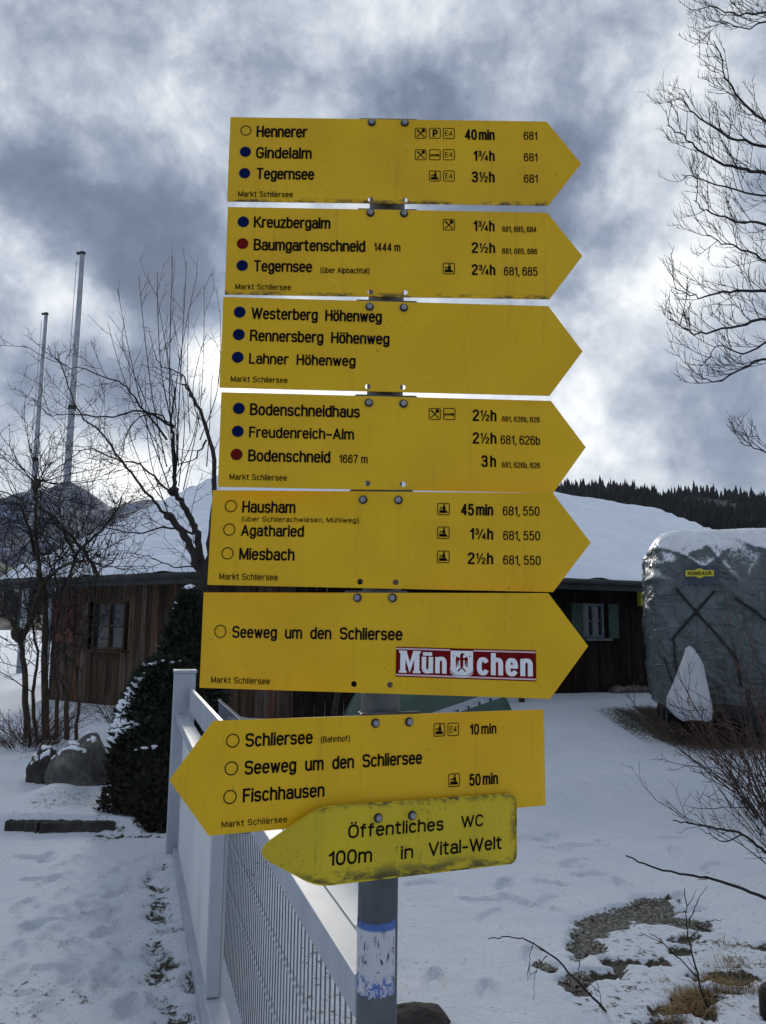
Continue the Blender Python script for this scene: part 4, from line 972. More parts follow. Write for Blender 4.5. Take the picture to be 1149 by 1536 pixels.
# ------------------------------------------------------------------ covered trailer
tl_c = at(1101, 1000, 11.05); TX, TY = float(tl_c[0]), 12.35
TYAW = math.atan2(TX-.3, TY)*.80
trailer = thing('covered_trailer', 'tall trailer wrapped in a wrinkled grey tarpaulin with black crossed straps and snow on top', 'trailer', (TX+.42, TY, gz(TX, TY)), None, Matrix.Rotation(-TYAW, 3, 'Z'))
HX, HY, ZB, ZT = 1.06, 1.55, .42, 2.86
def cover_point(p):
    """unit box point -> trailer local point with the slack and folds of the sheet"""
    x, y, z = p; zz = max(z, -.15)+.15 if z > -.15 else 0.0; zz /= 1.15
    n = 8.0; k = (abs(x)**n+abs(y)**n+abs(zz)**(n*.75))**(1/n)
    q = np.array((x/k, y/k, z if z <= -.15 else (-.15+1.15*zz/k)))
    nr_ = np.array((np.sign(x)*abs(x)**5, np.sign(y)*abs(y)**5, max(0, zz)**5)); nr_ /= np.linalg.norm(nr_)+1e-9
    P = np.array((q[0]*HX, q[1]*HY, (ZB+ZT)/2+q[2]*(ZT-ZB)/2))
    hh = (P[2]-ZB)/(ZT-ZB)
    v = Vector(P); f = .05*noise.noise(Vector((v.x*1.3, v.y*1.3, v.z*1.1)))
    w_ = noise.noise(Vector((v.x*.9, v.y, v.z*.9+3)))*.9
    def fold(a_, b_, sd): return max(0, 1-abs(noise.noise(Vector((a_, b_, sd)))*2.4))
    ly = v.y*1.1
    f += .050*fold((v.x+.75*v.z)*1.9+w_+ly, (v.z-.75*v.x)*.45, 1.3)**5 + .046*fold((v.x-.6*v.z)*1.8-w_+ly, (v.z+.6*v.x)*.4, 6.1)**5
    f += .034*fold(v.x*3.4+w_*.6+ly, v.z*.5, 9.7)**4 + .022*fold(v.z*3.0+w_*1.6+v.x*1.2, v.x*1.3+ly, 3.3)**6*max(0, abs(q[0])-.62)/.38
    f += .006*noise.noise(Vector((v.x*5, v.y*5, v.z*3)))
    P = P+nr_*f*.78*(1-.75*max(0, min(1, (hh-.86)/.1)))
    s_ = 1+.02*math.sin(hh*3.1)-.07*max(0, .35-hh)
    P[0] *= s_; P[1] *= 1+.03*math.sin(hh*3.1)
    if q[1] < -.5: P[1] -= .07*math.cos(q[0]*1.4)*math.sin(max(0, min(1, hh))*3.14)
    if z < -.93: P[2] += .05*noise.noise(Vector((v.x*2.4, v.y*2.4, 9)))
    
    return P
bm = bmesh.new(); N = 84
def face(fn, ni, nj):
    g = [[bm.verts.new(cover_point(fn(i/ni*2-1, j/nj*2-1))) for i in range(ni+1)] for j in range(nj+1)]
    for j in range(nj):
        for i in range(ni): bm.faces.new((g[j][i], g[j][i+1], g[j+1][i+1], g[j+1][i]))
face(lambda a, b: (a, -1, b), N, N); face(lambda a, b: (-a, 1, b), 30, N)
face(lambda a, b: (1, a, b), 50, N); face(lambda a, b: (-1, -a, b), 50, N); face(lambda a, b: (a, b, 1), N, 50)
me = bpy.data.meshes.new('cover'); bmesh.ops.remove_doubles(bm, verts=bm.verts, dist=.004); bm.to_mesh(me); bm.free()
me.polygons.foreach_set('use_smooth', [True]*len(me.polygons)); me.materials.append(MAT['cover'])
cov = bpy.data.objects.new('cover', me); COL.objects.link(cov); cov.parent = trailer
TM = trailer.matrix_basis.inverted(); TE = TM @ Vector(EYE)
def front(px_, py_, lift=.012):
    """point of the cover's front sheet on a sight line, as trailer local coordinates"""
    d = TM.to_3x3() @ Vector(ray(px_, py_)); k = (-HY-.03-TE.y)/d.y; P = TE+d*k
    z = (P.z-(ZB+ZT)/2)/((ZT-ZB)/2); q = cover_point((max(-1, min(1, P.x/HX)), -1, max(-1, min(1, z))))
    return np.array((P.x, q[1]-lift, P.z))
def strap_line(pts, w=.045, name='strap'):
    P = []
    for (a, b), (c, d_) in zip(pts, pts[1:]):
        for k in range(14): P.append(front(a+(c-a)*k/14, b+(d_-b)*k/14, .02))
    P.append(front(*pts[-1], .02)); mb = MB(); vs = []
    for i, p in enumerate(P):
        t = P[min(i+1, len(P)-1)]-P[max(i-1, 0)]; s_ = np.array((t[2], 0, -t[0])); s_ /= np.linalg.norm(s_)+1e-9
        vs += [p+s_*w/2, p-s_*w/2, p-s_*w/2+(0, .012, 0), p+s_*w/2+(0, .012, 0)]
    fs = [(4*i+a, 4*i+(a+1) % 4, 4*i+4+(a+1) % 4, 4*i+4+a) for i in range(len(P)-1) for a in range(4)]
    mb.add(vs, fs); return mb.build(name, 'strap', trailer, world=False)
strap_line([(1014, 884), (1043, 918), (1075, 953), (1104, 988), (1112, 1030)], .032)
strap_line([(1071, 887), (1043, 918), (1006, 961)], .032)
strap_line([(1010, 961), (1014, 1004), (1016, 1040)], .022)
strap_line([(995, 985), (1008, 1022), (1014, 1046)], .018)
strap_line([(1100, 898), (1130, 918), (1170, 950)], .028)
# maker's label
def quad_on(px0, py0, px1, py1, lift, name, mat, parent):
    mb = MB(); n = 10; vs = []
    for i in range(n+1):
        a = front(px0+(px1-px0)*i/n, py0, lift); b = front(px0+(px1-px0)*i/n, py1, lift); vs += [a, b]
    mb.add(vs, [(2*i, 2*i+2, 2*i+3, 2*i+1) for i in range(n)]); return mb.build(name, mat, parent, world=False)
lab = quad_on(1025, 849, 1076, 877, .040, 'label_patch', 'bluelabel', trailer)
def flat_front(px_, py_, lift):
    p = front(1050, 858, lift); d = TM.to_3x3() @ Vector(ray(px_, py_)); k = (p[1]-TE.y)/d.y; P = TE+d*k; return np.array((P.x, p[1], P.z))
mb = MB(); A_, B_ = flat_front(1028, 855.2, .075), flat_front(1071, 864.5, .075)
sl_ = (flat_front(1071, 864.5, .04)[2]-flat_front(1028, 864, .04)[2])
mb.box((A_+B_)/2, (B_[0]-A_[0])/2, .002, .042); lb = mb.build('label', 'yellow', trailer, world=False)
cxz = flat_front(1049, 858.5, .045); c0_ = (A_+B_)/2
mb = disc_mb(float(c0_[0]), float(c0_[2])+.0, .066, float(c0_[1])-.004); mb.build('label_disc', 'yellow', lb, world=False)
letter_mesh('lettering', 'HUMBAUR', float(A_[0])+.03, float(B_[0])-.03, float(c0_[2])-.027, .054, 'H', lb, 'ink', float(c0_[1])-.006, gap=.34)
# seam down the middle of the sheet
mb = MB(); mb.tube([front(1045.5, y_, .004) for y_ in range(880, 1046, 8)], .010, 6); mb.build('seam', 'cover', trailer, world=False)
# chassis, drawbar, wheels, corner legs
mb = MB(); mb.box((0, .1, .38), .92, 1.45, .10); mb.build('chassis', 'black', trailer, world=False)
mb = MB(); mb.bar((-.7, -1.4, .42), (0, -2.35, .44), .08, .10); mb.bar((.7, -1.4, .42), (0, -2.35, .44), .08, .10); mb.build('drawbar', 'black', trailer, world=False)
for sx_ in (-1, 1):
    for y_ in (-.05, .75):
        w = MB(); w.lathe([(.14, -.08), (.26, -.09), (.31, -.06), (.31, .06), (.26, .09), (.14, .08)], 24); w.V = [(sx_*.86+c, y_+a, .31+b) for a, b, c in w.V]
        o_ = w.build('wheel', 'black', trailer, world=False); r_ = MB(); r_.lathe([(.02, -.06), (.15, -.06), (.16, .06), (.02, .05)], 16); r_.V = [(sx_*.86+c*1.2, y_+a, .31+b) for a, b, c in r_.V]; r_.build('rim', 'alu', o_, world=False)
    mb = MB(); mb.tube([(sx_*.93, -1.40, .5), (sx_*.95, -1.42, .02)], .022, 8); mb.box((sx_*.95, -1.42, .012), .06, .06, .012); mb.build('leg', 'black', trailer, world=False)
mb = MB(); mb.tube([(0, -2.2, .7), (0, -2.2, .16)], .03, 10); mb.box((0, -2.2, .06), .055, .09, .06); mb.build('jockey_wheel', 'black', trailer, world=False)
# the pale hood over the hitch: an upright faceted bag
hp = [(1035, 969), (1042, 972), (1053, 995), (1058, 1035), (1064, 1066), (1046, 1078), (1020, 1077), (1006, 1068), (1003, 1052), (1013, 1025), (1024, 992), (1029, 976)]
hb = at(1034, 1076, 10.35)
hood = thing('hitch_cover', 'pale grey peaked hood tied over the trailer hitch', 'cover', tuple(hb))
def hood_ring(py_, xl, xr, Y, dep, k=9):
    a, b = at(xl, py_, Y), at(xr, py_, Y); c = (a+b)/2; r_ = (b[0]-a[0])/2
    return [(c[0]+r_*math.copysign(abs(math.cos(2*math.pi*i/k))**.8, math.cos(2*math.pi*i/k)), c[1]+dep*math.copysign(abs(math.sin(2*math.pi*i/k))**.8, math.sin(2*math.pi*i/k)), c[2]+.02*math.sin(i*2.2)*(1 if py_ > 1000 else .3)) for i in range(k)]
rings = [hood_ring(*q) for q in ((969.5, 1033, 1036, 10.5, .01), (973, 1029, 1041, 10.5, .04), (983, 1027, 1047, 10.48, .10), (996, 1023, 1053, 10.46, .16), (1012, 1018.5, 1055, 10.45, .22), (1030, 1012, 1058, 10.44, .28), (1050, 1004, 1062, 10.44, .34), (1064, 1004, 1064, 10.44, .35), (1073, 1013, 1062, 10.44, .33), (1078, 1018, 1055, 10.44, .30))]
mb = MB(); k = 9; mb.add([p for r_ in rings for p in r_], [(j*k+i, j*k+(i+1) % k, (j+1)*k+(i+1) % k, (j+1)*k+i) for j in range(len(rings)-1) for i in range(k)]+[tuple(range(k))])
o_ = mb.build('bag', 'whitecover', hood, smooth=False)
mb = MB(); mb.tube([at(1005, 1056, 10.08), at(1033, 1066, 9.99), at(1063, 1064, 10.08)], .006, 5); mb.build('cord', 'rod', hood)

# ------------------------------------------------------------------ hills and forest
def ridge_mesh(pts, Y, depth, nz, seed, rough, name, mat, base=-5.0):
    """pts: skyline points of the photo at distance Y, falling towards the viewer over `depth`"""
    P = [at(a, b, Y) for a, b in pts]; xs = np.array([p[0] for p in P]); zs_ = np.array([p[2] for p in P])
    X_ = np.linspace(xs[0], xs[-1], 260); H_ = np.interp(X_, xs, zs_); mb = MB(); vs = []
    for j in range(nz+1):
        w = j/nz
        for x, h in zip(X_, H_):
            n_ = noise.fractal(Vector((x/depth*9, w*5, seed)), .9, 2.1, 6)
            prof = (1-w)**.85
            vs.append((x*(1-.12*w), Y-depth*w+depth*.05*n_, base+(h-base)*prof*(1+rough*n_*min(1, w*6+.12))))
    n = len(X_); mb.add(vs, [(j*n+i, j*n+i+1, (j+1)*n+i+1, (j+1)*n+i) for j in range(nz) for i in range(n-1)])
    # a plain back so that the ridge is a body, not a sheet
    m = len(mb.V); mb.add([(x, Y+depth*.6, base) for x in X_], []); mb.F += [(i+1, i, m+i, m+i+1) for i in range(n-1)]
    return mb.build(name, mat, None, smooth=True)
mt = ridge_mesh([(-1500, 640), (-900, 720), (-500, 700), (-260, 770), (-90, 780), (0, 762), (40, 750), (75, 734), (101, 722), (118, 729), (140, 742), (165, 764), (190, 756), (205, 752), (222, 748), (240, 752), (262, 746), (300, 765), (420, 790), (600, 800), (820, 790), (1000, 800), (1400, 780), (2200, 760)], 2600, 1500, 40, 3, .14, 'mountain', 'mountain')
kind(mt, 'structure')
fh = ridge_mesh([(-700, 800), (-300, 815), (-60, 835), (0, 842), (50, 862), (90, 880), (140, 900), (260, 915), (400, 925)], 520, 330, 20, 5, .1, 'foothill', 'foothill'); kind(fh, 'structure')
SKY_R = [(560, 815), (700, 760), (780, 737), (835, 730), (850, 731), (881, 735), (907, 739), (943, 744), (969, 746), (999, 747), (1028, 742), (1055, 743), (1090, 749), (1123, 750), (1149, 753), (1300, 757), (1500, 785), (1800, 815), (2300, 775)]
hl = ridge_mesh(SKY_R, 640, 420, 26, 8, .05, 'wooded_hill', 'foothill'); kind(hl, 'structure')
def conifers(hill, n, x0, x1, Y, depth, sizes, seed, name, label, cat, dens=None):
    rnd = random.Random(seed); bmv = MB()
    me_ = hill.data; co = np.empty(len(me_.vertices)*3); me_.vertices.foreach_get('co', co); co = co.reshape(-1, 3); co = co[co[:, 1] <= Y+depth*.06]
    cand = co[(co[:, 0] > x0) & (co[:, 0] < x1) & (co[:, 2] > 2)]
    V_, F_ = [], []
    for _ in range(n):
        b = cand[rnd.randrange(len(cand))]; x = b[0]+rnd.uniform(-6, 6)*Y/640; y = b[1]+rnd.uniform(-6, 6)*Y/640; cl_ = noise.noise(Vector((x*.02, y*.02, seed)))
        if cl_ < -.22 and rnd.random() < .75: continue
        h = rnd.uniform(*sizes)*(1.35 if rnd.random() < .08 else 1)*(.85+.5*max(-.6, cl_))
        z = b[2]-h*.15; r_ = h*rnd.uniform(.15, .26); lx = rnd.uniform(-.03, .03)*h; o = len(V_)
        for t0, t1, rr in ((.05, .55, 1.0), (.32, .8, .72), (.6, 1.0, .42)):
            q = len(V_); a0 = rnd.uniform(0, 6)
            for k in range(7):
                a = a0+k*.8976; w = rr*r_*rnd.uniform(.7, 1.2); V_.append((x+w*math.cos(a)+lx*t0, y+w*math.sin(a), z+h*(t0+rnd.uniform(-.03, .03))))
            V_.append((x+lx*t1, y, z+h*t1)); F_ += [(q+k, q+(k+1) % 7, q+7) for k in range(7)]
    bmv.add(V_, F_); o = bmv.build(name, 'conifer', None); kind(o, 'stuff', label, cat); return o
conifers(hl, 9500, 60, 520, 640, 420, (6, 13), 4, 'conifer_forest', 'dark conifer forest covering the hill behind the barn roof', 'forest')
conifers(fh, 900, -420, -60, 520, 330, (9, 16), 6, 'conifer_forest', 'dark conifer wood at the foot of the far mountain', 'forest')

# ------------------------------------------------------------------ bare trees and shrubs
class Grow:
    def __init__(s, seed): s.r = random.Random(seed); s.thick = MB(); s.thin = MB()
    def rv(s, a): return np.array([s.r.gauss(0, a) for _ in range(3)])
    def path(s, p, d, L_, n, wig, up, droop=0.0):
        P = [np.array(p, float)]; d = np.array(d, float)/np.linalg.norm(d)
        for i in range(n):
            d = d+s.rv(wig)+np.array((0, 0, up)); d /= np.linalg.norm(d); P.append(P[-1]+d*L_/n)
        return P
    def put(s, P, r0, r1, thick=False, n=None):
        k = len(P); rad = [r0+(r1-r0)*(i/(k-1))**.8 for i in range(k)]
        (s.thick if thick else s.thin).tube(P, rad, n or (8 if thick else 4), False)
    def side(s, d, ang, bias=None):
        d = d/np.linalg.norm(d); v = s.rv(1)
        if bias is not None: v = v*.6+np.array(bias)
        v = v-d*(v@d); v /= np.linalg.norm(v)+1e-9; return d*math.cos(ang)+v*math.sin(ang)
    def twigs(s, P, r, every, L_, lev, up=.10, bias=None, ang=(.5, 1.0), t0=.1, wig=.10):
        seg = [np.linalg.norm(b-a) for a, b in zip(P, P[1:])]; tot = sum(seg); n = max(1, int(tot/every))
        for q in range(n):
            t = (t0+(1-t0)*(q+s.r.random())/n)*tot; i = 0
            while i < len(seg)-1 and t > seg[i]: t -= seg[i]; i += 1
            p = P[i]+(P[i+1]-P[i])*min(1, t/seg[i]); d = s.side(P[i+1]-P[i], s.r.uniform(*ang), bias)
            l = L_*s.r.uniform(.45, 1.15); Q = s.path(p, d, l, 5, wig, up)
            s.put(Q, r, r*.45)
            if lev > 0: s.twigs(Q, r*.72, every*.62, L_*.48, lev-1, up, bias, ang, .2, wig)
def spline(pts, n=6):
    P = [np.array(p, float) for p in pts]; P = [2*P[0]-P[1]]+P+[2*P[-1]-P[-2]]; o = []
    for i in range(1, len(P)-2):
        a, b, c, d = P[i-1:i+3]
        for k in range(n):
            t = k/n; o.append(.5*((2*b)+(c-a)*t+(2*a-5*b+4*c-d)*t*t+(3*b-a-3*c+d)*t**3))
    o.append(P[-2]); return o
def limbs(g, specs, Y, jit=.010):
    """each limb: photo-measured course at its own depth, root radius, tip radius"""
    out = []
    for pts, r0, r1, dy in specs:
        n = len(pts); P = [at(a, b, Y+dy*(i/(n-1))) for i, (a, b) in enumerate(pts)]; S = spline(P, 5)
        S = [p+g.rv(jit) for p in S]; g.put(S, r0, r1, r0 > .018); out.append((S, r0))
    return out
# --- tall bare tree whose limbs come in from the right
g = Grow(21); Yt = 8.0
root = at(1345, 1150, Yt); root[2] = gz(root[0], root[1])
tk = spline([root+(0, 0, -.2), root+(.03, 0, 1.5), root+(-.05, .05, 3.5), root+(.04, 0, 5.5), root+(-.05, 0, 7.5), root+(.0, 0, 9.6)], 5)
tree_r = thing('bare_tree', 'tall bare deciduous tree reaching into the sky above the trailer', 'tree', tuple(root))
g.put(tk, .16, .03, True, 12); trunk = g.thick.build('trunk', 'bark', tree_r, smooth=True); g.thick = MB()
RL = [([(1345, 330), (1243, 278), (1156, 262), (1108, 252), (1060, 232), (1023, 204), (998, 190)], .030, .004, -.5), ([(1345, 280), (1233, 236), (1156, 222), (1094, 205), (1041, 170), (1017, 140)], .028, .004, .5),
      ([(1345, 250), (1243, 215), (1166, 190), (1118, 160), (1088, 115), (1071, 60)], .026, .004, -.9), ([(1345, 520), (1233, 465), (1156, 440), (1094, 436), (1051, 446), (1007, 430)], .030, .004, .3),
      ([(1345, 560), (1233, 500), (1156, 478), (1094, 492), (1041, 500), (1004, 478)], .028, .004, -.6), ([(1345, 640), (1243, 575), (1156, 538), (1108, 558), (1070, 572), (1046, 560)], .024, .004, .2),
      ([(1345, 130), (1243, 60), (1166, 20), (1108, 22), (1054, 4)], .026, .004, -.4), ([(1345, 60), (1233, 20), (1156, 30), (1118, 42), (1079, 30)], .02, .004, .6),
      ([(1345, 780), (1243, 720), (1175, 690), (1132, 672), (1112, 664)], .018, .003, -.5), ([(1345, 420), (1243, 370), (1156, 342), (1108, 330), (1060, 318), (1043, 300)], .024, .004, -.2),
      ([(1345, 380), (1252, 320), (1175, 296), (1118, 290), (1051, 268), (1021, 262)], .022, .004, .8), ([(1345, 480), (1243, 430), (1166, 400), (1113, 372), (1079, 362), (1051, 340)], .022, .004, .7),
      ([(1345, 600), (1243, 540), (1166, 510), (1118, 530), (1079, 520), (1055, 545)], .02, .004, .8)]
for S, r0 in limbs(g, RL, Yt):
    g.twigs(S, .0054, .14, .46, 2, .10, (-.35, 0, .55), (.45, .95), .22, .07)
tm = g.thick; tm.build('limbs', 'bark', tree_r, smooth=True); g.thin.build('twigs', 'twig', tree_r)

# --- pruned fruit tree beside the signs, long water shoots rising
g = Grow(8); Ya = 9.2
root = at(322, 1148, Ya); root[2] = gz(root[0], root[1])
ft = thing('bare_tree', 'bare pruned fruit tree beside the signs with long straight upright shoots', 'tree', tuple(root))
SP = [([(322, 1150), (318, 1000), (308, 900), (299, 860), (286, 820), (262, 782), (253, 772)], .062, .035, 0), ([(312, 880), (298, 820), (292, 790), (276, 760), (262, 738)], .048, .03, .2),
      ([(306, 880), (318, 800), (322, 720), (312, 650), (292, 598), (272, 575)], .045, .012, -.2), ([(262, 738), (262, 700), (258, 640), (262, 580)], .03, .008, .1)]
for S, r0 in limbs(g, SP, Ya): g.twigs(S, .005, .30, .5, 2, .12, None, (.5, 1.2), .35)
kn = g.thick
kn.blob(at(260, 737, Ya+.15), (.07, .07, .06), 2, .4, 2, 3); kn.blob(at(253, 774, Ya), (.06, .06, .05), 2, .4, 2, 5)
SH = [((262, 735), (259, 385), .010), ((258, 640), (236, 408), .007), ((250, 700), (208, 412), .008), ((255, 735), (176, 433), .008), ((262, 735), (280, 392), .009), ((268, 700), (296, 410), .007), ((275, 735), (306, 428), .007),
      ((245, 680), (161, 482), .006), ((262, 700), (234, 436), .006), ((268, 730), (261, 480), .007), ((285, 650), (283, 470), .006), ((240, 690), (172, 500), .006), ((300, 660), (330, 465), .007), ((262, 720), (300, 540), .007), ((310, 700), (318, 560), .007),
      ((252, 760), (190, 640), .007), ((252, 770), (218, 560), .007), ((262, 735), (245, 500), .007), ((300, 640), (310, 500), .006)]
for (a, b), (c, d_), r_ in SH:
    dy = g.r.uniform(-.5, .5); A_, B_ = at(a, b, Ya), at(c, d_, Ya+dy); v = B_-A_; bow = np.array((g.r.uniform(-.12, .12), 0, 0))
    S = spline([A_, A_+v*.35+bow, A_+v*.7+bow*.7, B_], 6); g.put(S, r_, .0028, False, 5); g.twigs(S, .0032, .34, .42, 1, .10, None, (.35, .8), .05, .07)
BL = [([(253, 775), (225, 745), (190, 700), (150, 650), (115, 612), (96, 560), (88, 528)], .020, .004, -.3), ([(262, 640), (210, 617), (160, 627), (110, 622), (70, 620), (50, 597)], .016, .004, .3), ([(250, 660), (205, 600), (185, 578), (130, 555), (90, 545), (33, 517)], .014, .003, -.4),
      ([(255, 740), (215, 700), (175, 690), (130, 675), (90, 700), (60, 730)], .014, .004, .5), ([(290, 800), (250, 790), (210, 800), (160, 790), (120, 770)], .014, .004, -.3), ([(262, 640), (230, 620), (195, 640), (180, 690), (150, 720)], .012, .003, .2), ([(292, 600), (270, 560), (240, 545), (225, 500)], .012, .003, .1), ([(300, 850), (260, 850), (220, 835), (190, 850)], .010, .003, -.2), ([(310, 660), (290, 690), (250, 705), (215, 760)], .012, .003, .4)]
for S, r0 in limbs(g, BL, Ya): g.twigs(S, .0042, .17, .50, 2, .05, None, (.5, 1.2), .08, .10)
g.thick.build('trunk', 'bark', ft, smooth=True); g.thin.build('twigs', 'twig', ft)

# --- the mossy multi-stemmed tree at the left edge
g = Grow(33); Yb = 10.4
root = gr(66, 1125); Yb = float(root[1]); root[2] = gz(root[0], root[1])
mt_ = thing('bare_tree', 'mossy bare tree with several crooked stems before the red hatch of the barn', 'tree', tuple(root))
SP = [([(42, 1130), (38, 1010), (28, 960), (8, 915), (-20, 885)], .045, .02, 0), ([(30, 965), (46, 930), (60, 880), (55, 800), (52, 745), (55, 712)], .040, .016, -.2), ([(70, 1132), (66, 1010), (68, 930), (60, 860), (45, 800), (30, 760)], .055, .014, .3),
      ([(100, 1118), (98, 1000), (94, 930), (106, 860), (122, 822), (160, 788), (182, 748)], .034, .011, -.1), ([(84, 1126), (86, 1040), (78, 980), (92, 900), (80, 850), (100, 820)], .03, .008, .2), ([(55, 1130), (50, 1040), (56, 980), (40, 900), (20, 850)], .03, .008, .4), ([(112, 1120), (118, 1040), (110, 960), (130, 900), (150, 868)], .026, .008, .3), ([(112, 830), (92, 795), (68, 765), (40, 752), (0, 735)], .025, .008, .2), ([(150, 868), (128, 830), (104, 800), (76, 770)], .028, .012, .1), ([(60, 880), (95, 850), (130, 842), (160, 850), (178, 830)], .022, .008, -.3)]
for S, r0 in limbs(g, SP, Yb): g.twigs(S, .0062, .20, .75, 2, .04, None, (.5, 1.25), .40, .12)
g.thick.blob(at(54, 727, Yb-.2), (.06, .06, .08), 2, .5, 2, 3); g.thick.blob(at(28, 952, Yb), (.10, .1, .1), 2, .5, 2, 6)
for k in range(26):
    a = at(54+g.r.uniform(-8, 8), 727+g.r.uniform(-8, 8), Yb-.2); th = g.r.uniform(0, 3.14*2)
    S = g.path(a, (math.cos(th), g.r.uniform(-.5, .5), math.sin(th)*.8+.2), g.r.uniform(.6, 1.5), 7, .14, .03); g.put(S, .007, .003); g.twigs(S, .0040, .15, .4, 1, .05, None, (.5, 1.2), .15)
for k in range(60):
    a = at(g.r.uniform(0, 170), g.r.uniform(780, 1050), Yb+g.r.uniform(-.3, .3)); th = g.r.uniform(.2, 2.9)
    S = g.path(a, (math.cos(th), g.r.uniform(-.5, .5), math.sin(th)), g.r.uniform(.5, 1.2), 7, .14, .04); g.put(S, .008, .003); g.twigs(S, .0040, .16, .4, 1, .05, None, (.5, 1.2), .15)
g.thick.build('trunk', 'bark2', mt_, smooth=True); g.thin.build('twigs', 'twig', mt_)

# --- shrubs and saplings on the right
def shrub(name, label, base, n, hmin, hmax, spread, seed, mat, lean=(0, 0), rr=.006, lev=2, group=None, every=.13, tl_=.3):
    g = Grow(seed); t = thing(name, label, 'shrub', tuple(base), group)
    for k in range(n):
        a = g.r.uniform(0, 6.283); q = np.array(base)+np.array((math.cos(a), math.sin(a), 0))*g.r.uniform(0, spread*.35); h = g.r.uniform(hmin, hmax)
        d = np.array((math.cos(a)*spread+lean[0], math.sin(a)*spread+lean[1], 1.0))
        S = g.path(q-(0, 0, .03), d, h, 8, .08, .0); g.put(S, rr, rr*.4, False, 5); g.twigs(S, rr*.55, every, tl_, lev-1, .03, None, (.4, .9), .15)
    g.thin.build('stems', mat, t); return t
b = gr(1165, 1236); shrub('bare_shrub', 'dense reddish brown bare shrub before the covered trailer', (b[0], b[1], gz(b[0], b[1])), 44, .8, 1.5, .52, 5, 'twigr', (-.10, -.1), .007, 3, None, .17, .34)
b = gr(1190, 1180); shrub('bare_shrub', 'tall thin brown bare shrub at the right edge behind the denser one', (b[0]-.1, b[1], gz(b[0], b[1])), 16, 1.2, 2.1, .32, 15, 'twigr', (-.12, 0), .007, 3, None, .24, .36)
b = gr(1210, 1330); shrub('bare_shrub', 'low dark bare bush with fine side twigs over clean snow', (b[0], b[1], gz(b[0], b[1])), 7, .6, 1.0, .3, 25, 'twig', (-.9, .1), .0045, 3, None, .14, .26)
def sapling(label, lims, Y, seed, every=.10, L_=.16, lev=1, up=.08):
    g = Grow(seed); b = at(*lims[0][0][0], Y); t = thing('bare_sapling', label, 'sapling', (b[0], b[1], max(0, gz(b[0], b[1]))))
    for S, r0 in limbs(g, lims, Y, .0022): g.twigs(S, .0022, every, L_, lev, up, None, (.4, .9), .15)
    mb = g.thin; mb.add(g.thick.V, g.thick.F); mb.build('stems', 'twig', t); return t
sapling('slender upright bare sapling with forked side shoots beside the dry grass tuft', [([(1078, 1600), (1066, 1530), (1048, 1470), (1036, 1420), (1030, 1380), (1027, 1332)], .0065, .002, .1), ([(1046, 1465), (1020, 1440), (990, 1410), (974, 1399)], .0035, .0014, -.1), ([(1034, 1385), (1045, 1355), (1060, 1329)], .003, .0012, .1), ([(1036, 1405), (1060, 1385), (1083, 1378)], .003, .0012, .1)], 3.7, 3, .22, .12, 0)
sapling('thin dark stem arching to the left in front of the gravel patch', [([(950, 1600), (925, 1536), (880, 1488), (838, 1442), (800, 1416), (770, 1406), (733, 1408)], .006, .002, .1), ([(800, 1414), (794, 1440), (796, 1470)], .002, .001, 0), ([(820, 1432), (805, 1455), (800, 1500)], .002, .001, 0), ([(868, 1476), (869, 1450), (868, 1436)], .002, .001, 0), ([(905, 1515), (897, 1480), (892, 1462)], .002, .001, 0)], 3.6, 5, .5, .1, 0)
sapling('long dark twig with many buds reaching in low from the right over the snow', [([(1260, 1400), (1200, 1366), (1149, 1347), (1090, 1325), (1040, 1313), (985, 1303), (940, 1284)], .009, .003, .2)], 3.4, 7, .40, .05, 0)
sapling('forked dark branch reaching in from the right above the longer twig', [([(1260, 1330), (1200, 1300), (1149, 1279), (1115, 1252), (1075, 1242), (1040, 1236), (1009, 1230)], .011, .003, .2), ([(1115, 1252), (1085, 1262), (1062, 1250), (1050, 1243)], .004, .0015, .1), ([(1180, 1292), (1140, 1225), (1105, 1190), (1090, 1160)], .005, .0015, .2), ([(1200, 1300), (1160, 1240), (1130, 1215), (1080, 1210)], .005, .0015, -.2)], 4.2, 9, .10, .22, 1)

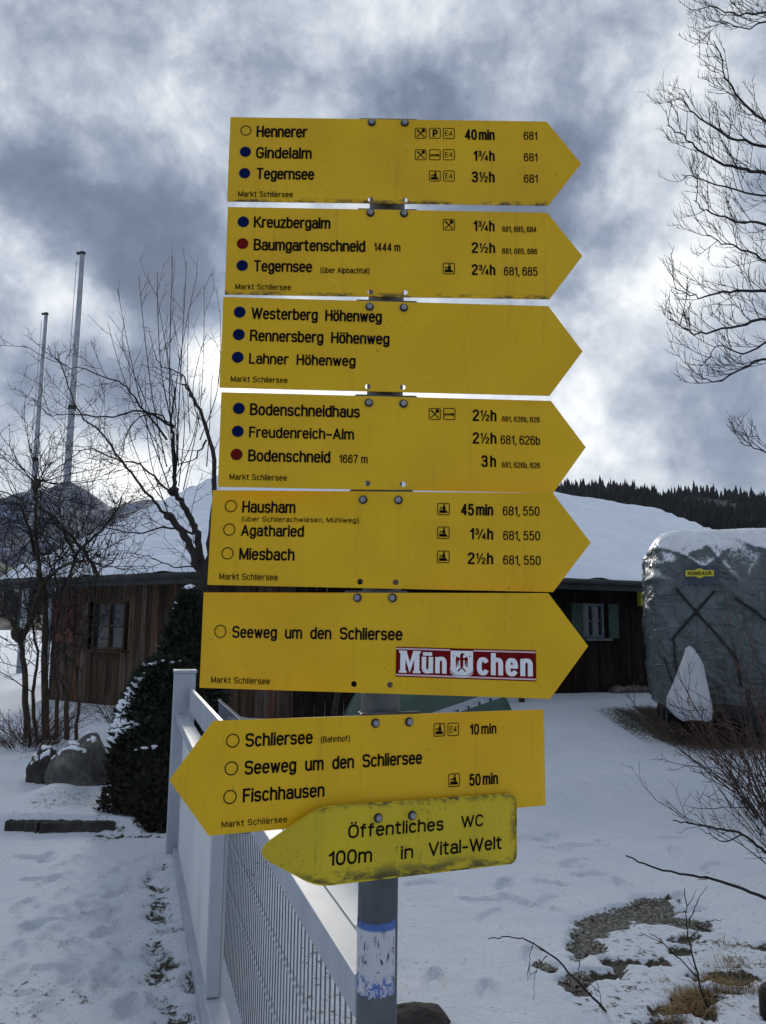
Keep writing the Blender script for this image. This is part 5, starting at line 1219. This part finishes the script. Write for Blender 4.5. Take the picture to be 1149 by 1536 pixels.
# ------------------------------------------------------------------ conifer shrubs, boulders, raised bed edge
def conifer_bush(label, c, rx, ry, h, n, seed, conical, snowbias, dry=0):
    r_ = random.Random(seed); t = thing('evergreen_shrub', label, 'shrub', tuple(c)); mb = MB(); sn = MB(); core = MB(); md = MB()
    def prof(w): return (max(0, 1-w)**.62*(.55+.9*w if w < .5 else 1.0)) if conical else math.sqrt(max(0, 1-abs(w*1.04-.06)**2.2))
    core.lathe([(max(.02, .78*prof(k/9)), k/9*h*.94+.01) for k in range(10)], 18, c, rx, ry)
    for k in range(n):
        w = r_.random()**.9; a = r_.uniform(0, 6.283); k_ = r_.uniform(.74, 1.08)*prof(w)*(1+.16*noise.noise(Vector((math.cos(a)*1.7, math.sin(a)*1.7, w*4+seed))))
        p = np.array((c[0]+rx*k_*math.cos(a), c[1]+ry*k_*math.sin(a), c[2]+w*h)); d = np.array((math.cos(a)*.9+r_.gauss(0, .45), math.sin(a)*.9+r_.gauss(0, .45), r_.uniform(.1, 1.1))); d /= np.linalg.norm(d)
        s_ = np.cross(d, (r_.gauss(0, 1), r_.gauss(0, 1), 1)); s_ /= np.linalg.norm(s_); l = r_.uniform(.035, .085); u = np.cross(d, s_)
        (md if dry and w < dry*r_.uniform(.5, 1.2) else mb).add([p-s_*.007, p+d*l*.5-s_*.016+u*.006, p+d*l, p+d*l*.5+s_*.016+u*.006, p+s_*.007], [(0, 1, 2, 3, 4)])
    core.build('inner_growth', 'needle', t, smooth=True); mb.build('foliage', 'needle', t)
    if dry: md.build('dead_foliage', 'needledry', t)
    for q in snowbias:
        for k in range(q[5]):
            u, v = r_.gauss(0, 1), r_.gauss(0, 1); p = at(q[0]+u*q[2]+v*q[4], q[1]+v*q[3], q[6])
            # drop the clump on to the bush: push along its own heading from the axis
            dx, dy = (p[0]-c[0])/rx, (p[1]-c[1])/ry; w = (p[2]-c[2])/h
            if not 0 < w < 1.02: continue
            rr = prof(w); X_ = max(-.97, min(.97, dx/max(rr, .05))); yy = c[1]-ry*rr*math.sqrt(max(0, 1-X_*X_))*1.02; 
            sz = r_.uniform(.014, .040)*q[7]; sn.blob((c[0]+rx*rr*X_, yy, p[2]+.01), (sz*r_.uniform(1, 1.7), sz, sz*.55), 1, .4, 2, k)
    if sn.V: sn.build('snow', 'snow', t, smooth=True)
    return t
c = gr(262, 1215); conifer_bush('tall dark conical evergreen shrub with a little snow at its tip', (at(274, 1150, 7.6)[0], 7.6, 0), .52, .55, at(262, 884, 7.6)[2], 7500, 3, True, [(264, 888, 7, 3, 0, 3, 7.5, 1.8), (243, 912, 4, 12, 0, 2, 7.4, 1.2)])
cb = at(215, 1235, 6.85); conifer_bush('low spreading dark evergreen shrub with snow on its shoulder, beside the gate post', (at(238, 1230, 6.95)[0], 6.95, .0), .44, .42, at(230, 990, 6.8)[2], 7500, 7, False,
    [(182, 1072, 10, 20, -5, 95, 6.8, .95), (225, 997, 18, 2, 0, 22, 6.8, 1.0), (202, 1035, 7, 13, -8, 30, 6.8, .85), (200, 1095, 16, 6, 0, 9, 6.8, 1.0), (225, 1120, 14, 8, 0, 4, 6.8, .8)], .55)
def capped_rock(label, px_, Y, z, r, amp, fr, seed, mat, thr):
    q = at(px_, 1150, Y); t = thing('boulder', label, 'boulder', (q[0], q[1], 0)); mb = MB(); mb.blob((q[0], q[1], z), r, 4, amp, fr, seed); mb.build('stone', mat, t, smooth=True)
    V_ = [np.array(v) for v in mb.V]; sn = MB(); keep = {}; F_ = []
    for f in mb.F:
        a_, b_, c_ = (V_[i] for i in f); n_ = np.cross(b_-a_, c_-a_); n_ = n_/(np.linalg.norm(n_)+1e-9)
        if n_[2] > thr+.35*noise.noise(Vector(a_*9)): F_.append(f)
    for f in F_:
        for i in f: keep.setdefault(i, len(keep))
    vs = [V_[i]+np.array((0, -.004, .016)) for i in keep]; n0 = len(vs); vs += [V_[i]-np.array((0, 0, .012)) for i in keep]
    sn.add(vs, [tuple(keep[i] for i in f) for f in F_]); ed = {}
    for f in F_:
        for i, j in ((0, 1), (1, 2), (2, 0)): e = (f[i], f[j]); ed[e] = 1
    sn.F += [(keep[j], keep[i], keep[i]+n0, keep[j]+n0) for (i, j) in ed if (j, i) not in ed]
    sn.build('snow', 'snow', t, smooth=True)
capped_rock('large dark boulder with pale lichen and a snow cap beside the evergreen shrub', 122, 7.75, .20, (.29, .24, .36), .24, 1.5, 4, 'rock', .86)
capped_rock('smaller rounded dark boulder left of the lichen covered one', 71, 7.9, .16, (.17, .18, .26), .3, 1.5, 9, 'darkrock', .80)
for k, (xa, xb, ya, yb, lab) in enumerate(((6, 55, 1247, 1249, 'low dark edging stone at the left end of the raised bed'), (58, 172, 1250, 1247, 'long dark edging stone along the front of the raised bed'), (176, 244, 1238, 1238, 'taller dark stone block at the foot of the evergreen shrub'))):
    a, b2 = gr(xa, ya+7), gr(xb, yb+7); hz_ = .070 if k < 2 else .19; es = MB(); n = 16; vs = []
    d = (b2-a)/np.linalg.norm(b2-a); s_ = np.array((-d[1], d[0], 0)); vs = []
    for i in range(n+1):
        p = a+(b2-a)*i/n; jt = lambda m: noise.noise(Vector((i*.6, k*5, m)))*.018
        vs += [p+s_*(-.01+jt(1))-(0, 0, .05), p+s_*(.0+jt(2))+np.array((0, 0, hz_*1.5+jt(3))), p+s_*(.10+jt(4))+np.array((0, 0, hz_*1.6+jt(5))), p+s_*.12-(0, 0, .05)]
    es.add(vs, [(4*i+j, 4*i+(j+1) % 4, 4*i+4+(j+1) % 4, 4*i+4+j) for i in range(n) for j in range(4)]+[(0, 1, 2, 3), tuple(4*n+j for j in (3, 2, 1, 0))])
    o_ = es.build('edging_stone', 'darkrock'); tag(o_, lab, 'stone', 'edging stones of the raised bed')
b = gr(612, 1548); o_ = MB(); o_.blob((b[0]-.02, b[1]+.02, -.01), (.19, .14, .10), 4, .3, 1.6, 12); o_ = o_.build('boulder', 'darkrock', None, smooth=True); tag(o_, 'dark brown stone lying in the snow at the foot of the sign post', 'boulder')
b = gr(1152, 1530); o_ = MB(); o_.lathe([(.05, -.1), (.05, .10), (.04, .13)], 14, (b[0]+.02, b[1], .0)); o_ = o_.build('post_stub', 'bark', None, smooth=True); tag(o_, 'short dark stump at the right edge beside the dry grass', 'stump')

# hedge and snowy garden far left
hd = thing('garden_hedge', 'dark clipped hedge dusted with snow beyond the mossy tree', 'hedge', (-11.8, 19, 0))
mb = MB(); sn = MB(); r_ = random.Random(9)
for k in range(5000):
    x = -11.6+r_.uniform(-2.6, 1.3); y = 18.6+r_.uniform(-.5, .5); z = r_.random()**.7*1.5*(1+.15*noise.noise(Vector((x, y, 1)))); d = np.array((r_.gauss(0, 1), r_.gauss(0, 1)-.5, r_.gauss(0, .7)+.3)); d /= np.linalg.norm(d); s_ = np.cross(d, (0, .3, 1)); p = np.array((x, y, z))
    mb.add([p, p+d*.06-s_*.04, p+d*.13, p+d*.06+s_*.04], [(0, 1, 2, 3)])
for k in range(150):
    x = -11.6+r_.uniform(-2.6, 1.3); z = r_.uniform(.9, 1.55); sn.blob((x, 18.1+r_.uniform(-.1, .4), z), (r_.uniform(.05, .14), .08, .04), 1, .4, 2, k)
mb.build('foliage', 'hedge', hd); sn.build('snow', 'snow', hd, smooth=True)
for b_, lab, n_, sp_ in ((gr(20, 1140), 'brown dead undergrowth round the foot of the mossy tree', 110, 1.0), (gr(165, 1092), 'brown dead stalks between the boulders and the barn wall', 60, .8)):
    shrub('dead_undergrowth', lab, (b_[0]+.1, b_[1]+.2, gz(b_[0], b_[1])), n_, .3, .8, sp_, 44, 'twigr', (0, 0), .005, 2, None, .12, .16)

# ------------------------------------------------------------------ grass and gravel (nobody could count them)
def blades(spots, seed, name, label, mat, hl_, w=.0022):
    r_ = random.Random(seed); mb = MB()
    for (px_, py_, sx_, sy_, n, lean) in spots:
        for k in range(n):
            c = gr(px_+r_.gauss(0, sx_), py_+r_.gauss(0, sy_)); h = r_.uniform(*hl_); a = r_.uniform(0, 6.28); d = np.array((math.cos(a)*r_.uniform(.2, 1.3)+lean, math.sin(a)*r_.uniform(.2, 1.3), 1)); d /= np.linalg.norm(d)
            s_ = np.array((-math.sin(a), math.cos(a), 0))*w; z = gz(c[0], c[1])-.015; p = np.array((c[0], c[1], z)); m = p+d*h*.55; e = m+(d+np.array((d[0]*.9, d[1]*.9, -.55)))*h*.45
            mb.add([p-s_, p+s_, m+s_*.8, e, m-s_*.8], [(0, 1, 2, 4), (4, 2, 3)])
    o = mb.build(name, mat); kind(o, 'stuff', label, 'grass')
blades([(1040, 1508, 18, 12, 620, -.4), (1100, 1452, 20, 6, 200, -.2), (1075, 1480, 20, 7, 260, -.3), (1018, 1530, 12, 6, 240, -.3), (1125, 1490, 14, 5, 120, 0), (1090, 1425, 16, 4, 70, 0), (1000, 1480, 8, 6, 30, 0)], 3, 'dry_grass', 'dry yellow winter grass poking through the snow at the lower right', 'grass', (.02, .075))
blades([(283, 1380, 7, 40, 340, 0), (290, 1460, 7, 40, 420, 0), (272, 1330, 7, 20, 160, 0), (262, 1300, 8, 8, 80, 0), (255, 1430, 14, 40, 160, 0), (200, 1262, 26, 4, 140, 0), (120, 1225, 25, 8, 80, 0), (215, 1225, 14, 6, 90, 0)], 6, 'frosted_grass', 'dark frosted grass along the foot of the gate', 'grassg', (.012, .045))
r_ = random.Random(2); mb = MB()
for (px_, py_, sx_, sy_, n) in ((960, 1392, 50, 16, 900), (930, 1395, 34, 14, 900), (915, 1392, 22, 8, 420), (945, 1380, 34, 10, 700), (985, 1365, 20, 7, 420), (880, 1425, 16, 8, 300), (1035, 1385, 18, 5, 200), (862, 1470, 12, 10, 200), (820, 1452, 9, 6, 90), (900, 1405, 20, 8, 300)):
    for k in range(n):
        c = gr(px_+r_.gauss(0, sx_), py_+r_.gauss(0, sy_)); s_ = r_.uniform(.004, .012)
        bx = np.array((c[0], c[1], gz(c[0], c[1])-.016+r_.uniform(0, .008))); a = r_.uniform(0, 3); u = np.array((math.cos(a), math.sin(a), r_.uniform(-.3, .3))); v = np.array((-math.sin(a), math.cos(a), r_.uniform(-.3, .3)))
        e = [bx+u*s_*1.3, bx+v*s_, bx-u*s_*1.2, bx-v*s_*.9, bx+np.array((0, 0, s_*.8)), bx-np.array((0, 0, s_*.8))]
        mb.add(e, [(0, 1, 4), (1, 2, 4), (2, 3, 4), (3, 0, 4), (1, 0, 5), (2, 1, 5), (3, 2, 5), (0, 3, 5)])
o = mb.build('gravel', 'pebble'); kind(o, 'stuff', 'grey gravel showing through the thin snow', 'gravel')

# ------------------------------------------------------------------ the air: far slopes fade to blue
hz = MB(); hz.box((0, 900, 700), 5200, 4600, 710)
ho = hz.build('haze', 'ground'); ho.data.materials.clear(); hm = bpy.data.materials.new('air'); hm.use_nodes = True; ht = hm.node_tree; ht.nodes.clear()
hp_ = ht.nodes.new('ShaderNodeVolumePrincipled'); hp_.inputs['Density'].default_value = .00005; hp_.inputs['Color'].default_value = (.62, .74, .95, 1); hp_.inputs['Anisotropy'].default_value = .3
hq = ht.nodes.new('ShaderNodeOutputMaterial'); ht.links.new(hp_.outputs[0], hq.inputs['Volume']); ho.data.materials.append(hm); kind(ho, 'stuff', 'thin blue winter haze over the valley', 'haze')
